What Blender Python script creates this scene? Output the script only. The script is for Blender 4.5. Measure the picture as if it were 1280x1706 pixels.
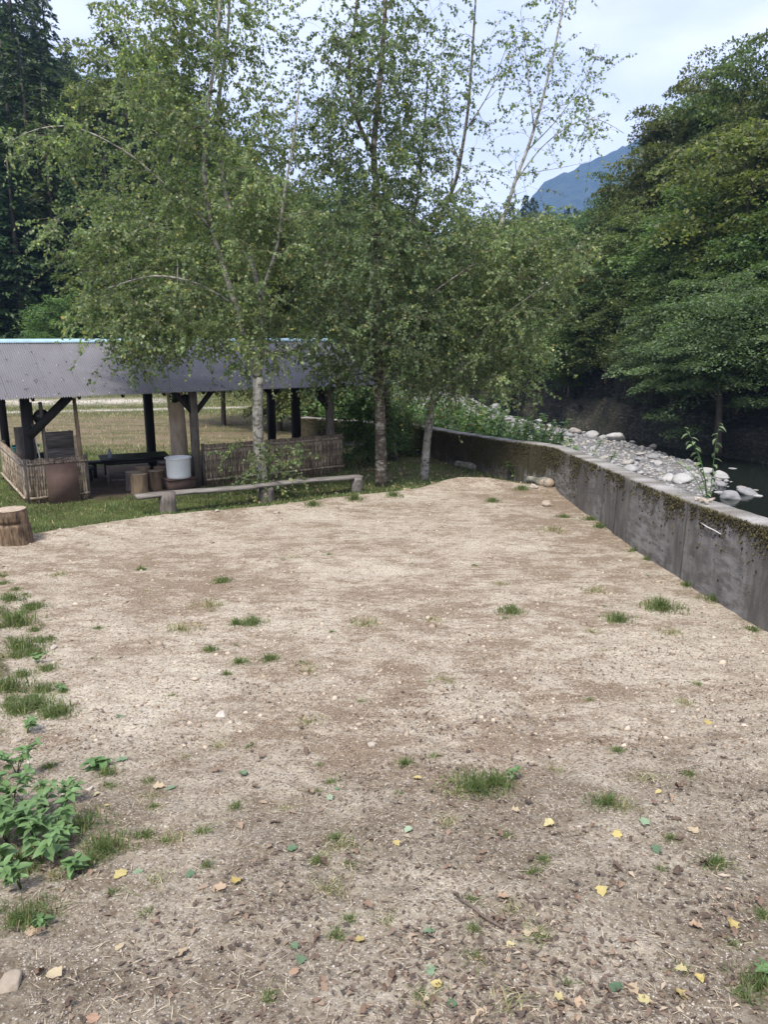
import bpy, math, random
import numpy as np
from mathutils import Vector, Matrix
random.seed(7)
R = np.random.default_rng(11)
for o in list(bpy.data.objects): bpy.data.objects.remove(o)
C = bpy.context.scene.collection
S = bpy.context.scene

# ------------------------------------------------------------------ camera, sky, sun, exposure
F, HZ, CAMZ = 1290.0, 558.0, 3.1
PIT = math.atan((853 - HZ) / F)
cam = bpy.data.cameras.new("camera"); co = bpy.data.objects.new("camera", cam); C.objects.link(co)
co.location = (0, 0, CAMZ); co.rotation_euler = (math.pi / 2 - PIT, 0, 0)
cam.sensor_fit = 'VERTICAL'; cam.sensor_height = 24.0; cam.lens = 24.0 * F / 1706.0
cam.clip_start = 0.05; cam.clip_end = 6000
S.camera = co
SUN_EL, SUN_AZ = math.radians(60), math.radians(205)      # azimuth clockwise from +Y: behind and left of the camera
w = bpy.data.worlds.new("World"); S.world = w; w.use_nodes = True
nt = w.node_tree; nt.nodes.clear()
def N(nt, t, **kw):
    n = nt.nodes.new(t)
    for k, v in kw.items(): setattr(n, k, v)
    return n
out = N(nt, 'ShaderNodeOutputWorld'); bg = N(nt, 'ShaderNodeBackground'); bg.inputs[1].default_value = 0.12
sky = N(nt, 'ShaderNodeTexSky'); sky.sky_type = 'NISHITA'; sky.sun_disc = False
sky.sun_elevation = SUN_EL; sky.sun_rotation = SUN_AZ; sky.altitude = 600; sky.air_density = 1.0; sky.dust_density = 1.2
tc = N(nt, 'ShaderNodeTexCoord'); mp = N(nt, 'ShaderNodeMapping'); mp.inputs['Scale'].default_value = (1.0, 1.0, 3.2)
nz = N(nt, 'ShaderNodeTexNoise'); nz.inputs['Scale'].default_value = 2.6; nz.inputs['Detail'].default_value = 6; nz.inputs['Roughness'].default_value = .55
rp = N(nt, 'ShaderNodeValToRGB'); rp.color_ramp.elements[0].position = .36; rp.color_ramp.elements[1].position = .66
rp.color_ramp.elements[0].color = (.74, .74, .74, 1); rp.color_ramp.elements[1].color = (.98, .98, .98, 1)
r2 = N(nt, 'ShaderNodeValToRGB'); r2.color_ramp.elements[0].position = .35; r2.color_ramp.elements[1].position = .7
r2.color_ramp.elements[0].color = (4.3, 4.5, 6.0, 1); r2.color_ramp.elements[1].color = (6.5, 6.5, 7.5, 1)
nz2 = N(nt, 'ShaderNodeTexNoise'); nz2.inputs['Scale'].default_value = 4.5; nz2.inputs['Detail'].default_value = 5
mx = N(nt, 'ShaderNodeMix', data_type='RGBA')
L = nt.links.new
L(tc.outputs['Generated'], mp.inputs['Vector']); L(mp.outputs[0], nz.inputs['Vector']); L(mp.outputs[0], nz2.inputs['Vector'])
L(nz.outputs['Fac'], rp.inputs[0]); L(nz2.outputs['Fac'], r2.inputs[0])
L(rp.outputs[0], mx.inputs[0]); L(sky.outputs[0], mx.inputs[6]); L(r2.outputs[0], mx.inputs[7])
L(mx.outputs[2], bg.inputs[0]); L(bg.outputs[0], out.inputs[0])
sl = bpy.data.lights.new("sun", 'SUN'); sl.energy = 2.6; sl.angle = math.radians(11); sl.color = (1, .95, .87)
so = bpy.data.objects.new("sun", sl); C.objects.link(so)
so.rotation_euler = Vector((-math.sin(SUN_AZ) * math.cos(SUN_EL), -math.cos(SUN_AZ) * math.cos(SUN_EL), -math.sin(SUN_EL))).to_track_quat('-Z', 'Y').to_euler()
so.location = (0, 0, 60)
S.view_settings.view_transform = 'Standard'; S.view_settings.look = 'None'; S.view_settings.gamma = 1
S.view_settings.use_curve_mapping = False; S.view_settings.exposure = 0.96
S.render.engine = 'CYCLES'
S.cycles.max_bounces = 6; S.cycles.diffuse_bounces = 3; S.cycles.glossy_bounces = 3; S.cycles.transmission_bounces = 4
S.cycles.volume_bounces = 0; S.cycles.use_denoising = True

# ------------------------------------------------------------------ helpers
def ray(px, py):
    x = (px - 640) / F; u = -(py - 853) / F
    return np.array((x, math.cos(PIT) + u * math.sin(PIT), -math.sin(PIT) + u * math.cos(PIT)))
def PX(px, py, Y):
    d = ray(px, py); t = Y / d[1]
    return np.array((d[0] * t, Y, CAMZ + d[2] * t))
def hsh(ix, iy, s):
    n = (ix.astype(np.int64) * 374761393 + iy.astype(np.int64) * 668265263 + s * 1442695041) & 0xffffffff
    n = ((n ^ (n >> 13)) * 1274126177) & 0xffffffff
    n = (n ^ (n >> 16)) & 0xffffffff
    return n.astype(np.float64) / 0xffffffff
def vn(x, y, s=0):
    x = np.asarray(x, float); y = np.asarray(y, float)
    ix = np.floor(x); iy = np.floor(y); fx = x - ix; fy = y - iy
    fx = fx * fx * (3 - 2 * fx); fy = fy * fy * (3 - 2 * fy)
    a = hsh(ix, iy, s); b = hsh(ix + 1, iy, s); c = hsh(ix, iy + 1, s); d = hsh(ix + 1, iy + 1, s)
    return (a + (b - a) * fx) * (1 - fy) + (c + (d - c) * fx) * fy
def fbm(x, y, o=4, s=0, g=.5):
    t = 0; a = 1; n = 0
    for k in range(o):
        t = t + a * vn(x * 2 ** k + 17.3 * k, y * 2 ** k - 9.1 * k, s + k); n += a; a *= g
    return t / n - .5
def sst(a, b, x): t = np.clip((np.asarray(x, float) - a) / (b - a), 0, 1); return t * t * (3 - 2 * t)
def nrm(v): return v / np.maximum(np.linalg.norm(v, axis=-1, keepdims=True), 1e-9)

def new_mesh(name, v, faces, smooth=False):
    me = bpy.data.meshes.new(name)
    v = np.asarray(v, np.float32)
    me.vertices.add(len(v)); me.vertices.foreach_set('co', v.ravel())
    tot = []; idx = []
    for f in faces:
        f = np.asarray(f, np.int32)
        if f.size: tot.append(np.full(len(f), f.shape[1], np.int32)); idx.append(f.ravel())
    tot = np.concatenate(tot); idx = np.concatenate(idx)
    st = np.concatenate(([0], np.cumsum(tot)[:-1])).astype(np.int32)
    me.loops.add(len(idx)); me.loops.foreach_set('vertex_index', idx)
    me.polygons.add(len(tot)); me.polygons.foreach_set('loop_start', st); me.polygons.foreach_set('loop_total', tot)
    if smooth: me.polygons.foreach_set('use_smooth', np.ones(len(tot), bool))
    me.update(calc_edges=True); me.validate()
    return me
class MB:
    def __init__(s): s.v = []; s.f = []; s.n = 0
    def add(s, v, f):
        v = np.asarray(v, float).reshape(-1, 3)
        fs = f if isinstance(f, tuple) else (f,)
        for g in fs: s.f.append(np.asarray(g, int) + s.n)
        s.v.append(v); s.n += len(v)
    def box(s, lo, hi, M=None, bev=0):
        x0, y0, z0 = lo; x1, y1, z1 = hi
        v = np.array([(x0,y0,z0),(x1,y0,z0),(x1,y1,z0),(x0,y1,z0),(x0,y0,z1),(x1,y0,z1),(x1,y1,z1),(x0,y1,z1)], float)
        if M is not None: v = v @ np.array(M.to_3x3()).T + np.array(M.translation)
        s.add(v, [(0,3,2,1),(4,5,6,7),(0,1,5,4),(1,2,6,5),(2,3,7,6),(3,0,4,7)])
    def beam(s, a, b, wd, ht, up=(0,0,1), jit=0):
        a = np.asarray(a, float); b = np.asarray(b, float); d = nrm(b - a); u = np.asarray(up, float)
        if abs(np.dot(d, u)) > .95: u = np.array((0, 1., 0))
        x = nrm(np.cross(d, u)); y = np.cross(x, d)
        c = [(-1,-1),(1,-1),(1,1),(-1,1)]; v = []
        for p in (a, b):
            for i, j in c: v.append(p + x * wd / 2 * i + y * ht / 2 * j + R.normal(0, jit, 3) * (jit > 0))
        s.add(v, [(0,1,2,3),(7,6,5,4),(0,4,5,1),(1,5,6,2),(2,6,7,3),(3,7,4,0)])
    def tube(s, pts, rad, sides=6, cap=True):
        P = np.asarray(pts, float); n = len(P); r = np.broadcast_to(np.asarray(rad, float), (n,))
        t = nrm(np.gradient(P, axis=0)); ref = np.array((1., 0, 0)) if abs(t[0][0]) < .8 else np.array((0, 1., 0))
        a = np.linspace(0, 2 * math.pi, sides, endpoint=False); V = []
        for i in range(n):
            x = ref - t[i] * np.dot(ref, t[i]); x /= np.linalg.norm(x) + 1e-9; y = np.cross(t[i], x); ref = x
            V.append(P[i] + r[i] * (np.cos(a)[:, None] * x + np.sin(a)[:, None] * y))
        k = np.arange(sides); f = []
        for i in range(n - 1):
            f.append(np.stack((i*sides+k, i*sides+(k+1)%sides, (i+1)*sides+(k+1)%sides, (i+1)*sides+k), 1))
        V = np.concatenate(V); fs = [np.concatenate(f)]
        if cap:
            V = np.concatenate((V, P[:1], P[-1:])); m = n * sides
            fs.append(np.concatenate((np.stack((np.full(sides, m), (k+1)%sides, k), 1), np.stack((np.full(sides, m+1), (n-1)*sides+k, (n-1)*sides+(k+1)%sides), 1))))
        s.add(V, tuple(fs))
    def mesh(s, name, mat, smooth=False):
        t = [f for f in s.f if f.shape[1] == 3]; q = [f for f in s.f if f.shape[1] == 4]
        me = new_mesh(name, np.concatenate(s.v), [np.concatenate(x) for x in (q, t) if x], smooth)
        if mat: me.materials.append(mat)
        return me
    def build(s, name, mat, parent=None, smooth=False):
        return link(name, s.mesh(name, mat, smooth), parent)
def link(name, me, parent=None):
    o = bpy.data.objects.new(name, me); C.objects.link(o)
    if parent is not None: o.parent = parent
    return o
def tag(o, label=None, cat=None, group=None, kind=None):
    for k, v in (('label', label), ('category', cat), ('group', group), ('kind', kind)):
        if v: o[k] = v
    return o
def thing(name, label, cat, loc=(0,0,0), rz=0, group=None):
    o = bpy.data.objects.new(name, None); C.objects.link(o); o.empty_display_size = .2
    o.location = loc; o.rotation_euler = (0, 0, rz)
    return tag(o, label, cat, group)
def dup(o, parent=None):
    c = o.copy(); C.objects.link(c); c.parent = parent
    for ch in list(o.children): dup(ch, c)
    return c

# ------------------------------------------------------------------ materials
def mat(name, build):
    m = bpy.data.materials.new(name); m.use_nodes = True; t = m.node_tree; t.nodes.clear()
    o = N(t, 'ShaderNodeOutputMaterial'); b = N(t, 'ShaderNodeBsdfPrincipled'); t.links.new(b.outputs[0], o.inputs[0])
    build(t, b, o); return m
def noise(t, scale, detail=4, rough=.55, vec=None, sc=None, obj=True):
    n = N(t, 'ShaderNodeTexNoise'); n.inputs['Scale'].default_value = scale; n.inputs['Detail'].default_value = detail; n.inputs['Roughness'].default_value = rough
    if vec is None:
        c = N(t, 'ShaderNodeTexCoord'); vec = c.outputs['Object']
    if sc is not None:
        m = N(t, 'ShaderNodeMapping'); m.inputs['Scale'].default_value = sc; t.links.new(vec, m.inputs[0]); vec = m.outputs[0]
    t.links.new(vec, n.inputs['Vector']); return n.outputs['Fac']
def ramp(t, fac, stops):
    r = N(t, 'ShaderNodeValToRGB'); e = r.color_ramp.elements
    while len(e) < len(stops): e.new(.5)
    for x, (p, c) in zip(e, stops):
        x.position = p; x.color = (*c, 1) if not isinstance(c, (int, float)) else (c, c, c, 1)
    t.links.new(fac, r.inputs[0]); return r.outputs[0]
def mixc(t, fac, a, b, mode='MIX'):
    m = N(t, 'ShaderNodeMix', data_type='RGBA', blend_type=mode)
    for s, v in ((0, fac), (6, a), (7, b)):
        if isinstance(v, (int, float)): m.inputs[s].default_value = v
        elif isinstance(v, tuple): m.inputs[s].default_value = (*v, 1)
        else: t.links.new(v, m.inputs[s])
    return m.outputs[2]
def mth(t, op, a, b=None):
    m = N(t, 'ShaderNodeMath', operation=op)
    for s, v in ((0, a), (1, b)):
        if v is None: continue
        if isinstance(v, (int, float)): m.inputs[s].default_value = v
        else: t.links.new(v, m.inputs[s])
    return m.outputs[0]
def bump(t, b, h, st=.5, d=.02):
    n = N(t, 'ShaderNodeBump'); n.inputs['Strength'].default_value = st; n.inputs['Distance'].default_value = d
    t.links.new(h, n.inputs['Height']); t.links.new(n.outputs[0], b.inputs['Normal'])
def attr(t, name): return N(t, 'ShaderNodeAttribute', attribute_name=name).outputs['Fac']
def island(t): return N(t, 'ShaderNodeNewGeometry').outputs['Random Per Island']
def orand(t): return N(t, 'ShaderNodeObjectInfo').outputs['Random']

def leafmat(name, stops, rough=.5, trans=.42, objvar=0, gain=1.75):
    """leaf: reflecting and a share of transmitted light; colour differs leaf by leaf"""
    def f(t, b, o):
        c = ramp(t, island(t), [(p, tuple(min(.5, x * gain) for x in q_)) for p, q_ in stops])
        if objvar:
            h = N(t, 'ShaderNodeHueSaturation'); t.links.new(c, h.inputs['Color'])
            v = mth(t, 'MULTIPLY_ADD', orand(t), objvar * .12); v.node.inputs[2].default_value = .5 - objvar * .06; t.links.new(v, h.inputs['Hue'])
            r3 = mth(t, 'FRACT', mth(t, 'MULTIPLY', orand(t), 7.31)); v2 = mth(t, 'MULTIPLY_ADD', r3, .7); v2.node.inputs[2].default_value = .65; t.links.new(v2, h.inputs['Value'])
            c = h.outputs[0]
        hv = N(t, 'ShaderNodeHueSaturation'); nv = noise(t, 1.3, 3, .6); t.links.new(ramp(t, nv, [(.36, .62), (.64, 1.25)]), hv.inputs['Value']); t.links.new(c, hv.inputs['Color']); c = hv.outputs[0]
        t.links.new(c, b.inputs['Base Color']); b.inputs['Roughness'].default_value = rough; b.inputs['Specular IOR Level'].default_value = .35
        tr = N(t, 'ShaderNodeBsdfTranslucent'); m = N(t, 'ShaderNodeMixShader'); m.inputs[0].default_value = trans
        tcol = mixc(t, 1.0, c, (1.3, 1.4, .65), 'MULTIPLY'); t.links.new(tcol, tr.inputs[0])
        t.links.new(b.outputs[0], m.inputs[1]); t.links.new(tr.outputs[0], m.inputs[2]); t.links.new(m.outputs[0], o.inputs[0])
    return mat(name, f)
M_birchleaf = leafmat('birch_leaf', [(0, (.05,.073,.034)), (.5, (.084,.112,.052)), (.9, (.12,.148,.074)), (.97, (.155,.16,.07)), (.99, (.26,.22,.07)), (1, (.2,.13,.05))], trans=.48, gain=2.35, rough=.4)
M_birchleaf2 = leafmat('birch_leaf_dark', [(0, (.04,.062,.031)), (.55, (.068,.094,.046)), (.95, (.10,.126,.064)), (.985, (.15,.15,.05)), (1, (.24,.19,.05))], trans=.46, gain=2.25)
M_broad = leafmat('broad_leaf', [(0, (.028,.046,.017)), (.5, (.05,.07,.024)), (1, (.088,.105,.04))], objvar=.6, gain=2.0)
M_blue = leafmat('maple_leaf', [(0, (.03,.05,.024)), (.5, (.052,.076,.036)), (1, (.085,.11,.054))], objvar=.2)
M_yel = leafmat('yellowing_leaf', [(0, (.045,.06,.02)), (.6, (.08,.095,.03)), (1, (.14,.135,.045))], objvar=.2, gain=1.5)
M_conif = leafmat('conifer_needle', [(0, (.02,.038,.014)), (.6, (.038,.06,.022)), (1, (.06,.082,.032))], trans=.25, objvar=.4)
M_weed = leafmat('weed_leaf', [(0, (.05,.11,.03)), (.6, (.085,.16,.045)), (1, (.13,.2,.06))], trans=.4, objvar=.3)
M_weed2 = leafmat('knotweed_leaf', [(0, (.06,.11,.04)), (.6, (.10,.16,.06)), (.93, (.16,.21,.08)), (1, (.2,.11,.05))], trans=.4)
M_grass = leafmat('grass_blade', [(0, (.055,.085,.03)), (.6, (.09,.125,.045)), (.85, (.14,.155,.07)), (1, (.26,.22,.13))], trans=.4)
M_dryg = leafmat('mixed_dry_grass', [(0, (.075,.10,.035)), (.3, (.12,.13,.055)), (.45, (.2,.16,.09)), (1, (.33,.27,.17))], trans=.25)

def simple(name, c, rough=.8, nsc=None, amt=.35, metal=0, bs=.3, sc=None, c2=None):
    def f(t, b, o):
        b.inputs['Roughness'].default_value = rough; b.inputs['Metallic'].default_value = metal
        if nsc:
            n = noise(t, nsc, 6, .6, sc=sc); dark = c2 or tuple(x * (1 - amt) for x in c)
            t.links.new(ramp(t, n, [(.35, dark), (.65, c)]), b.inputs['Base Color'])
            bump(t, b, n, bs, .01)
        else: b.inputs['Base Color'].default_value = (*c, 1)
    return mat(name, f)
def birchbark(t, b, o):
    n1 = noise(t, 9, 6, .7, sc=(1, 1, 1.5)); n2 = noise(t, 9, 6, .7); n3 = noise(t, 3.2, 4)
    white = ramp(t, n2, [(.35, (.20,.185,.155)), (.6, (.40,.385,.34))])
    c = mixc(t, ramp(t, n1, [(.50, 0), (.60, .9)]), white, (.045,.036,.028))
    c = mixc(t, ramp(t, n3, [(.5, 0), (.66, .75)]), c, (.10,.105,.06))
    t.links.new(c, b.inputs['Base Color']); b.inputs['Roughness'].default_value = .85; bump(t, b, n1, .6, .02)
M_birchbark = mat('birch_bark', birchbark)
def wallbark(t, b, o):
    n1 = noise(t, 6, 6, .65, sc=(1, 1, 2)); n2 = noise(t, 14, 4)
    c = ramp(t, n1, [(.38, (.03,.024,.018)), (.52, (.10,.08,.06)), (.62, (.30,.28,.24))])
    c = mixc(t, ramp(t, n2, [(.55, 0), (.7, .7)]), c, (.09,.10,.04))
    t.links.new(c, b.inputs['Base Color']); b.inputs['Roughness'].default_value = .9; bump(t, b, n1, .8, .03)
M_lichbark = mat('lichen_bark', wallbark)
M_bark = simple('forest_bark', (.10,.08,.06), .9, 8, .6, sc=(1,1,.25), bs=.6)
M_twig = simple('twig', (.15,.11,.085), .8, 12, .4)
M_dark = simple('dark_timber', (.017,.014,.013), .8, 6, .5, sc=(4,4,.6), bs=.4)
M_grey = simple('weathered_timber', (.20,.17,.145), .85, 7, .55, sc=(4,4,.7), bs=.5)
M_greyb = simple('weathered_plank', (.27,.245,.215), .85, 6, .6, sc=(.5,7,7), bs=.5, c2=(.08,.07,.06))
M_pale = simple('pale_log', (.62,.52,.40), .8, 3, .5, sc=(2,2,.6), bs=.3, c2=(.38,.29,.20))
M_end = simple('log_end_grain', (.42,.33,.24), .85, 16, .4)
M_log = simple('log_bark', (.30,.215,.135), .9, 9, .6, sc=(1.5,1.5,.35), bs=.9)
M_stump = simple('stump_bark', (.24,.165,.10), .9, 11, .85, sc=(1.6,1.6,.3), bs=1.0)
M_rust = simple('rusty_brown_steel', (.12,.075,.058), .85, 5, .3, bs=.1)
M_black = simple('black_top', (.018,.018,.02), .35, 8, .3, bs=.05)
M_drum = simple('white_plastic', (.84,.86,.86), .45, 4, .08, bs=.02)
M_blue_tin = simple('pale_blue_tin', (.37,.55,.64), .5, 3, .25, bs=.02)
M_teal = simple('teal_plastic', (.02,.19,.22), .4)
M_white = simple('white_paint', (.72,.70,.66), .6, 20, .2)
M_bottle = simple('grey_bottle', (.22,.25,.28), .3)
def bamboo(t, b, o):
    n = noise(t, 5, 5, .65, sc=(5, 5, 1.6))
    n2 = noise(t, 2.3, 3, sc=(1, 1, 2))
    r = orand(t)
    c = mixc(t, r, (.56,.46,.32), (.31,.235,.165))
    c = mixc(t, ramp(t, n, [(.42, .85), (.6, 0)]), c, (.075,.05,.035))
    c = mixc(t, ramp(t, n2, [(.5, 0), (.7, .5)]), c, (.36,.33,.26))
    t.links.new(c, b.inputs['Base Color']); b.inputs['Roughness'].default_value = .6; bump(t, b, n, .3, .005)
M_bamboo = mat('weathered_bamboo', bamboo)
def roofm(t, b, o):
    n = noise(t, 1.2, 5, .6, sc=(1, .5, 1)); n2 = noise(t, 30, 3)
    c = ramp(t, n, [(.35, (.15,.142,.146)), (.65, (.23,.22,.224))])
    c = mixc(t, ramp(t, n2, [(.66, 0), (.72, .5)]), c, (.04,.035,.03))
    c = mixc(t, mth(t, 'MULTIPLY', orand(t), .35), c, (.15,.138,.142))
    t.links.new(c, b.inputs['Base Color']); b.inputs['Roughness'].default_value = .42; b.inputs['Specular IOR Level'].default_value = .6
    b.inputs['Metallic'].default_value = .25
M_roof = mat('purple_grey_tin', roofm)

def groundm(t, b, o):
    c = N(t, 'ShaderNodeTexCoord').outputs['Object']
    big = noise(t, .55, 4, .6, c); mid = noise(t, 2.6, 6, .68, c, (.85, 1.25, 1)); fine = noise(t, 38, 5, .75, c); fine2 = noise(t, 150, 3, .7, c)
    vo = N(t, 'ShaderNodeTexVoronoi'); vo.inputs['Scale'].default_value = 95; t.links.new(c, vo.inputs['Vector'])
    vr = N(t, 'ShaderNodeSeparateColor'); t.links.new(vo.outputs['Color'], vr.inputs[0])
    sand = ramp(t, fine, [(.28, (.345,.295,.22)), (.5, (.475,.415,.32)), (.72, (.655,.60,.49))])
    soil = ramp(t, fine, [(.28, (.165,.12,.078)), (.5, (.23,.172,.117)), (.75, (.335,.265,.188))])
    str_ = noise(t, 7, 5, .7, c, (.8, 1.25, 1)); spk = noise(t, 22, 4, .7, c); a = mth(t, 'ADD', mth(t, 'MULTIPLY', big, .35), mth(t, 'ADD', mth(t, 'MULTIPLY', mid, .36), mth(t, 'ADD', mth(t, 'MULTIPLY', str_, .3), mth(t, 'MULTIPLY', spk, .19))))
    sy = N(t, 'ShaderNodeSeparateXYZ'); t.links.new(c, sy.inputs[0]); tread = mth(t, 'SINE', mth(t, 'ADD', mth(t, 'MULTIPLY', sy.outputs[1], 6.283 / .115), mth(t, 'MULTIPLY', mid, 9))); tread = mth(t, 'MULTIPLY', tread, attr(t, 'lane')); a = mth(t, 'ADD', a, mth(t, 'MULTIPLY', tread, .022)); a = mth(t, 'ADD', a, mth(t, 'MULTIPLY', attr(t, 'lane'), .025))
    dirt = mixc(t, ramp(t, a, [(.55, 0), (.625, .62), (.715, 1)]), soil, sand)
    damp = attr(t, 'damp')
    wet = ramp(t, fine, [(.3, (.082,.066,.044)), (.52, (.172,.143,.102)), (.72, (.32,.277,.205))])
    dm = mth(t, 'MULTIPLY', damp, ramp(t, mth(t, 'ADD', mth(t, 'MULTIPLY', big, .5), mth(t, 'MULTIPLY', mid, .6)), [(.48, 1.0), (.70, .35)]))
    dirt = mixc(t, dm, dirt, wet)
    dirt = mixc(t, mth(t, 'MULTIPLY', ramp(t, vr.outputs[0], [(.80, 0), (.84, 1)]), ramp(t, vo.outputs['Distance'], [(.28, .75), (.5, 0)])), dirt, (.58,.53,.47))
    dirt = mixc(t, mth(t, 'MULTIPLY', ramp(t, vr.outputs[1], [(.82, 0), (.86, 1)]), .7), dirt, (.10,.072,.05))
    gr = ramp(t, mid, [(.3, (.06,.055,.025)), (.5, (.075,.088,.03)), (.7, (.115,.14,.045))])
    lit = ramp(t, fine, [(.3, (.07,.05,.03)), (.5, (.18,.14,.09)), (.7, (.33,.27,.18))])
    mid2 = noise(t, 1.1, 5, .65, c, (.6, 1.6, 1))
    soilg = mixc(t, mth(t, 'MULTIPLY', attr(t, 'litter'), ramp(t, mid2, [(.36, .25), (.56, 1)])), gr, lit)
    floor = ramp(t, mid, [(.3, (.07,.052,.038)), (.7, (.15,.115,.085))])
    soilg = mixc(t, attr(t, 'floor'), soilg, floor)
    soilg = mixc(t, mth(t, 'MULTIPLY', attr(t, 'path'), ramp(t, mid2, [(.35, .2), (.5, 1)])), soilg, (.55,.50,.45))
    pad = mth(t, 'ADD', attr(t, 'pad'), mth(t, 'MULTIPLY', mth(t, 'SUBTRACT', mid, .5), .9))
    col = mixc(t, ramp(t, pad, [(.42, 0), (.58, 1)]), soilg, dirt)
    t.links.new(col, b.inputs['Base Color']); b.inputs['Roughness'].default_value = .95; b.inputs['Specular IOR Level'].default_value = .15
    h = mth(t, 'ADD', mth(t, 'ADD', mth(t, 'MULTIPLY', fine, .8), mth(t, 'MULTIPLY', tread, .10)), mth(t, 'ADD', mth(t, 'MULTIPLY', fine2, .25), mth(t, 'MULTIPLY', vo.outputs['Distance'], -.2)))
    bump(t, b, h, .75, .03)
M_ground = mat('sandy_ground', groundm)
def rockm(t, b, o):
    n = noise(t, 3, 6, .6); n2 = noise(t, 25, 4)
    r = orand(t)
    base = ramp(t, r, [(0, (.24,.24,.24)), (.35, (.33,.325,.315)), (.7, (.43,.42,.40)), (.86, (.33,.29,.245)), (1, (.19,.19,.20))])
    c = mixc(t, ramp(t, n, [(.4, .55), (.62, 0)]), base, mixc(t, .5, base, (.10,.095,.085)))
    c = mixc(t, ramp(t, n2, [(.5, 0), (.75, .3)]), c, (.55,.54,.52))
    t.links.new(c, b.inputs['Base Color']); b.inputs['Roughness'].default_value = .85; bump(t, b, n2, .3, .02)
M_rock = mat('river_stone', rockm)
def gravm(t, b, o):
    c = ramp(t, island(t), [(0, (.14,.138,.135)), (.3, (.25,.245,.235)), (.75, (.36,.35,.335)), (.9, (.28,.245,.20)), (1, (.46,.45,.43))])
    t.links.new(c, b.inputs['Base Color']); b.inputs['Roughness'].default_value = .9
M_gravel = mat('river_gravel', gravm)
def bedm(t, b, o):
    n = noise(t, 1.2, 5); n2 = noise(t, 14, 5, .7)
    c = ramp(t, n2, [(.3, (.09,.087,.083)), (.55, (.20,.195,.19)), (.75, (.31,.30,.29))])
    c = mixc(t, ramp(t, n, [(.5, 0), (.7, .5)]), c, (.18,.155,.12))
    t.links.new(c, b.inputs['Base Color']); b.inputs['Roughness'].default_value = .95; bump(t, b, n2, .9, .08)
M_bed = mat('riverbed_gravel', bedm)
def waterm(t, b, o):
    b.inputs['Base Color'].default_value = (.012,.016,.012, 1); b.inputs['Roughness'].default_value = .04; b.inputs['IOR'].default_value = 1.33
    n = noise(t, 5, 3, .5, sc=(1, 1.6, 1)); bump(t, b, n, .10, .05)
M_water = mat('dark_river_water', waterm)
def bankm(t, b, o):
    n = noise(t, .9, 6, .65); n2 = noise(t, 5, 6, .7, sc=(1, 1, 2.2)); n3 = noise(t, .4, 3)
    c = ramp(t, n2, [(.32, (.012,.011,.008)), (.5, (.034,.031,.022)), (.68, (.17,.158,.125))])
    c = mixc(t, ramp(t, n, [(.45, 0), (.62, .8)]), c, (.026,.034,.011))
    c = mixc(t, ramp(t, n3, [(.5, 0), (.65, .5)]), c, (.04,.033,.02))
    t.links.new(c, b.inputs['Base Color']); b.inputs['Roughness'].default_value = .95; bump(t, b, n2, 1, .25)
M_bank = mat('mossy_earth_bank', bankm)
def mountm(t, b, o):
    n = noise(t, .045, 8, .8); c = ramp(t, n, [(.38, (.006,.012,.008)), (.62, (.06,.08,.035))]); bump(t, b, n, 1, 14)
    t.links.new(c, b.inputs['Base Color']); b.inputs['Roughness'].default_value = 1; b.inputs['Specular IOR Level'].default_value = 0
M_mount = mat('wooded_mountain', mountm)
def concm(t, b, o):
    c0 = N(t, 'ShaderNodeTexCoord').outputs['Object']
    ht = attr(t, 'height'); ln = attr(t, 'along')
    cv = N(t, 'ShaderNodeCombineXYZ'); t.links.new(ln, cv.inputs[0]); t.links.new(ht, cv.inputs[1]); v = cv.outputs[0]
    n = noise(t, 1.6, 6, .65, v); st = noise(t, 5, 6, .7, v, (1.5, .3, 1)); hz = noise(t, 3, 6, .72, v, (.8, 3.2, 1)); fi = noise(t, 60, 4, .7, c0); bl = noise(t, 1.1, 4, .6, v, (1, .5, 1))
    base = ramp(t, n, [(.35, (.098,.09,.079)), (.6, (.165,.153,.136))])
    base = mixc(t, ramp(t, st, [(.40, .7), (.62, 0)]), base, (.045,.041,.038))
    base = mixc(t, mth(t, 'MULTIPLY', ramp(t, hz, [(.42, 0), (.58, .8)]), ramp(t, bl, [(.46, 0), (.55, 1)])), base, (.25,.24,.23))
    base = mixc(t, ramp(t, fi, [(.6, 0), (.75, .35)]), base, (.05,.045,.04))
    mo = mth(t, 'ADD', mth(t, 'MULTIPLY', st, .55), mth(t, 'ADD', mth(t, 'MULTIPLY', attr(t, 'mossy'), .52), mth(t, 'MULTIPLY', n, .25)))
    base = mixc(t, ramp(t, mo, [(.58, 0), (.68, 1)]), base, ramp(t, fi, [(.35, (.02,.017,.009)), (.6, (.055,.046,.018)), (.75, (.10,.085,.03))]))
    top = mixc(t, ramp(t, mth(t, 'ADD', mth(t, 'MULTIPLY', n, .6), mth(t, 'MULTIPLY', fi, .4)), [(.45, 1), (.58, .1)]), (.40,.385,.36), (.13,.115,.09))
    col = mixc(t, attr(t, 'topface'), base, top)
    t.links.new(col, b.inputs['Base Color']); b.inputs['Roughness'].default_value = .9
    bump(t, b, mth(t, 'ADD', fi, mth(t, 'MULTIPLY', n, .6)), .45, .02)
M_conc = mat('stained_concrete', concm)
def mossm(t, b, o):
    c = ramp(t, island(t), [(0, (.02,.016,.009)), (.5, (.045,.038,.016)), (.85, (.085,.072,.026)), (1, (.13,.115,.04))])
    t.links.new(c, b.inputs['Base Color']); b.inputs['Roughness'].default_value = 1
M_moss = mat('brown_green_moss', mossm)
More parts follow.
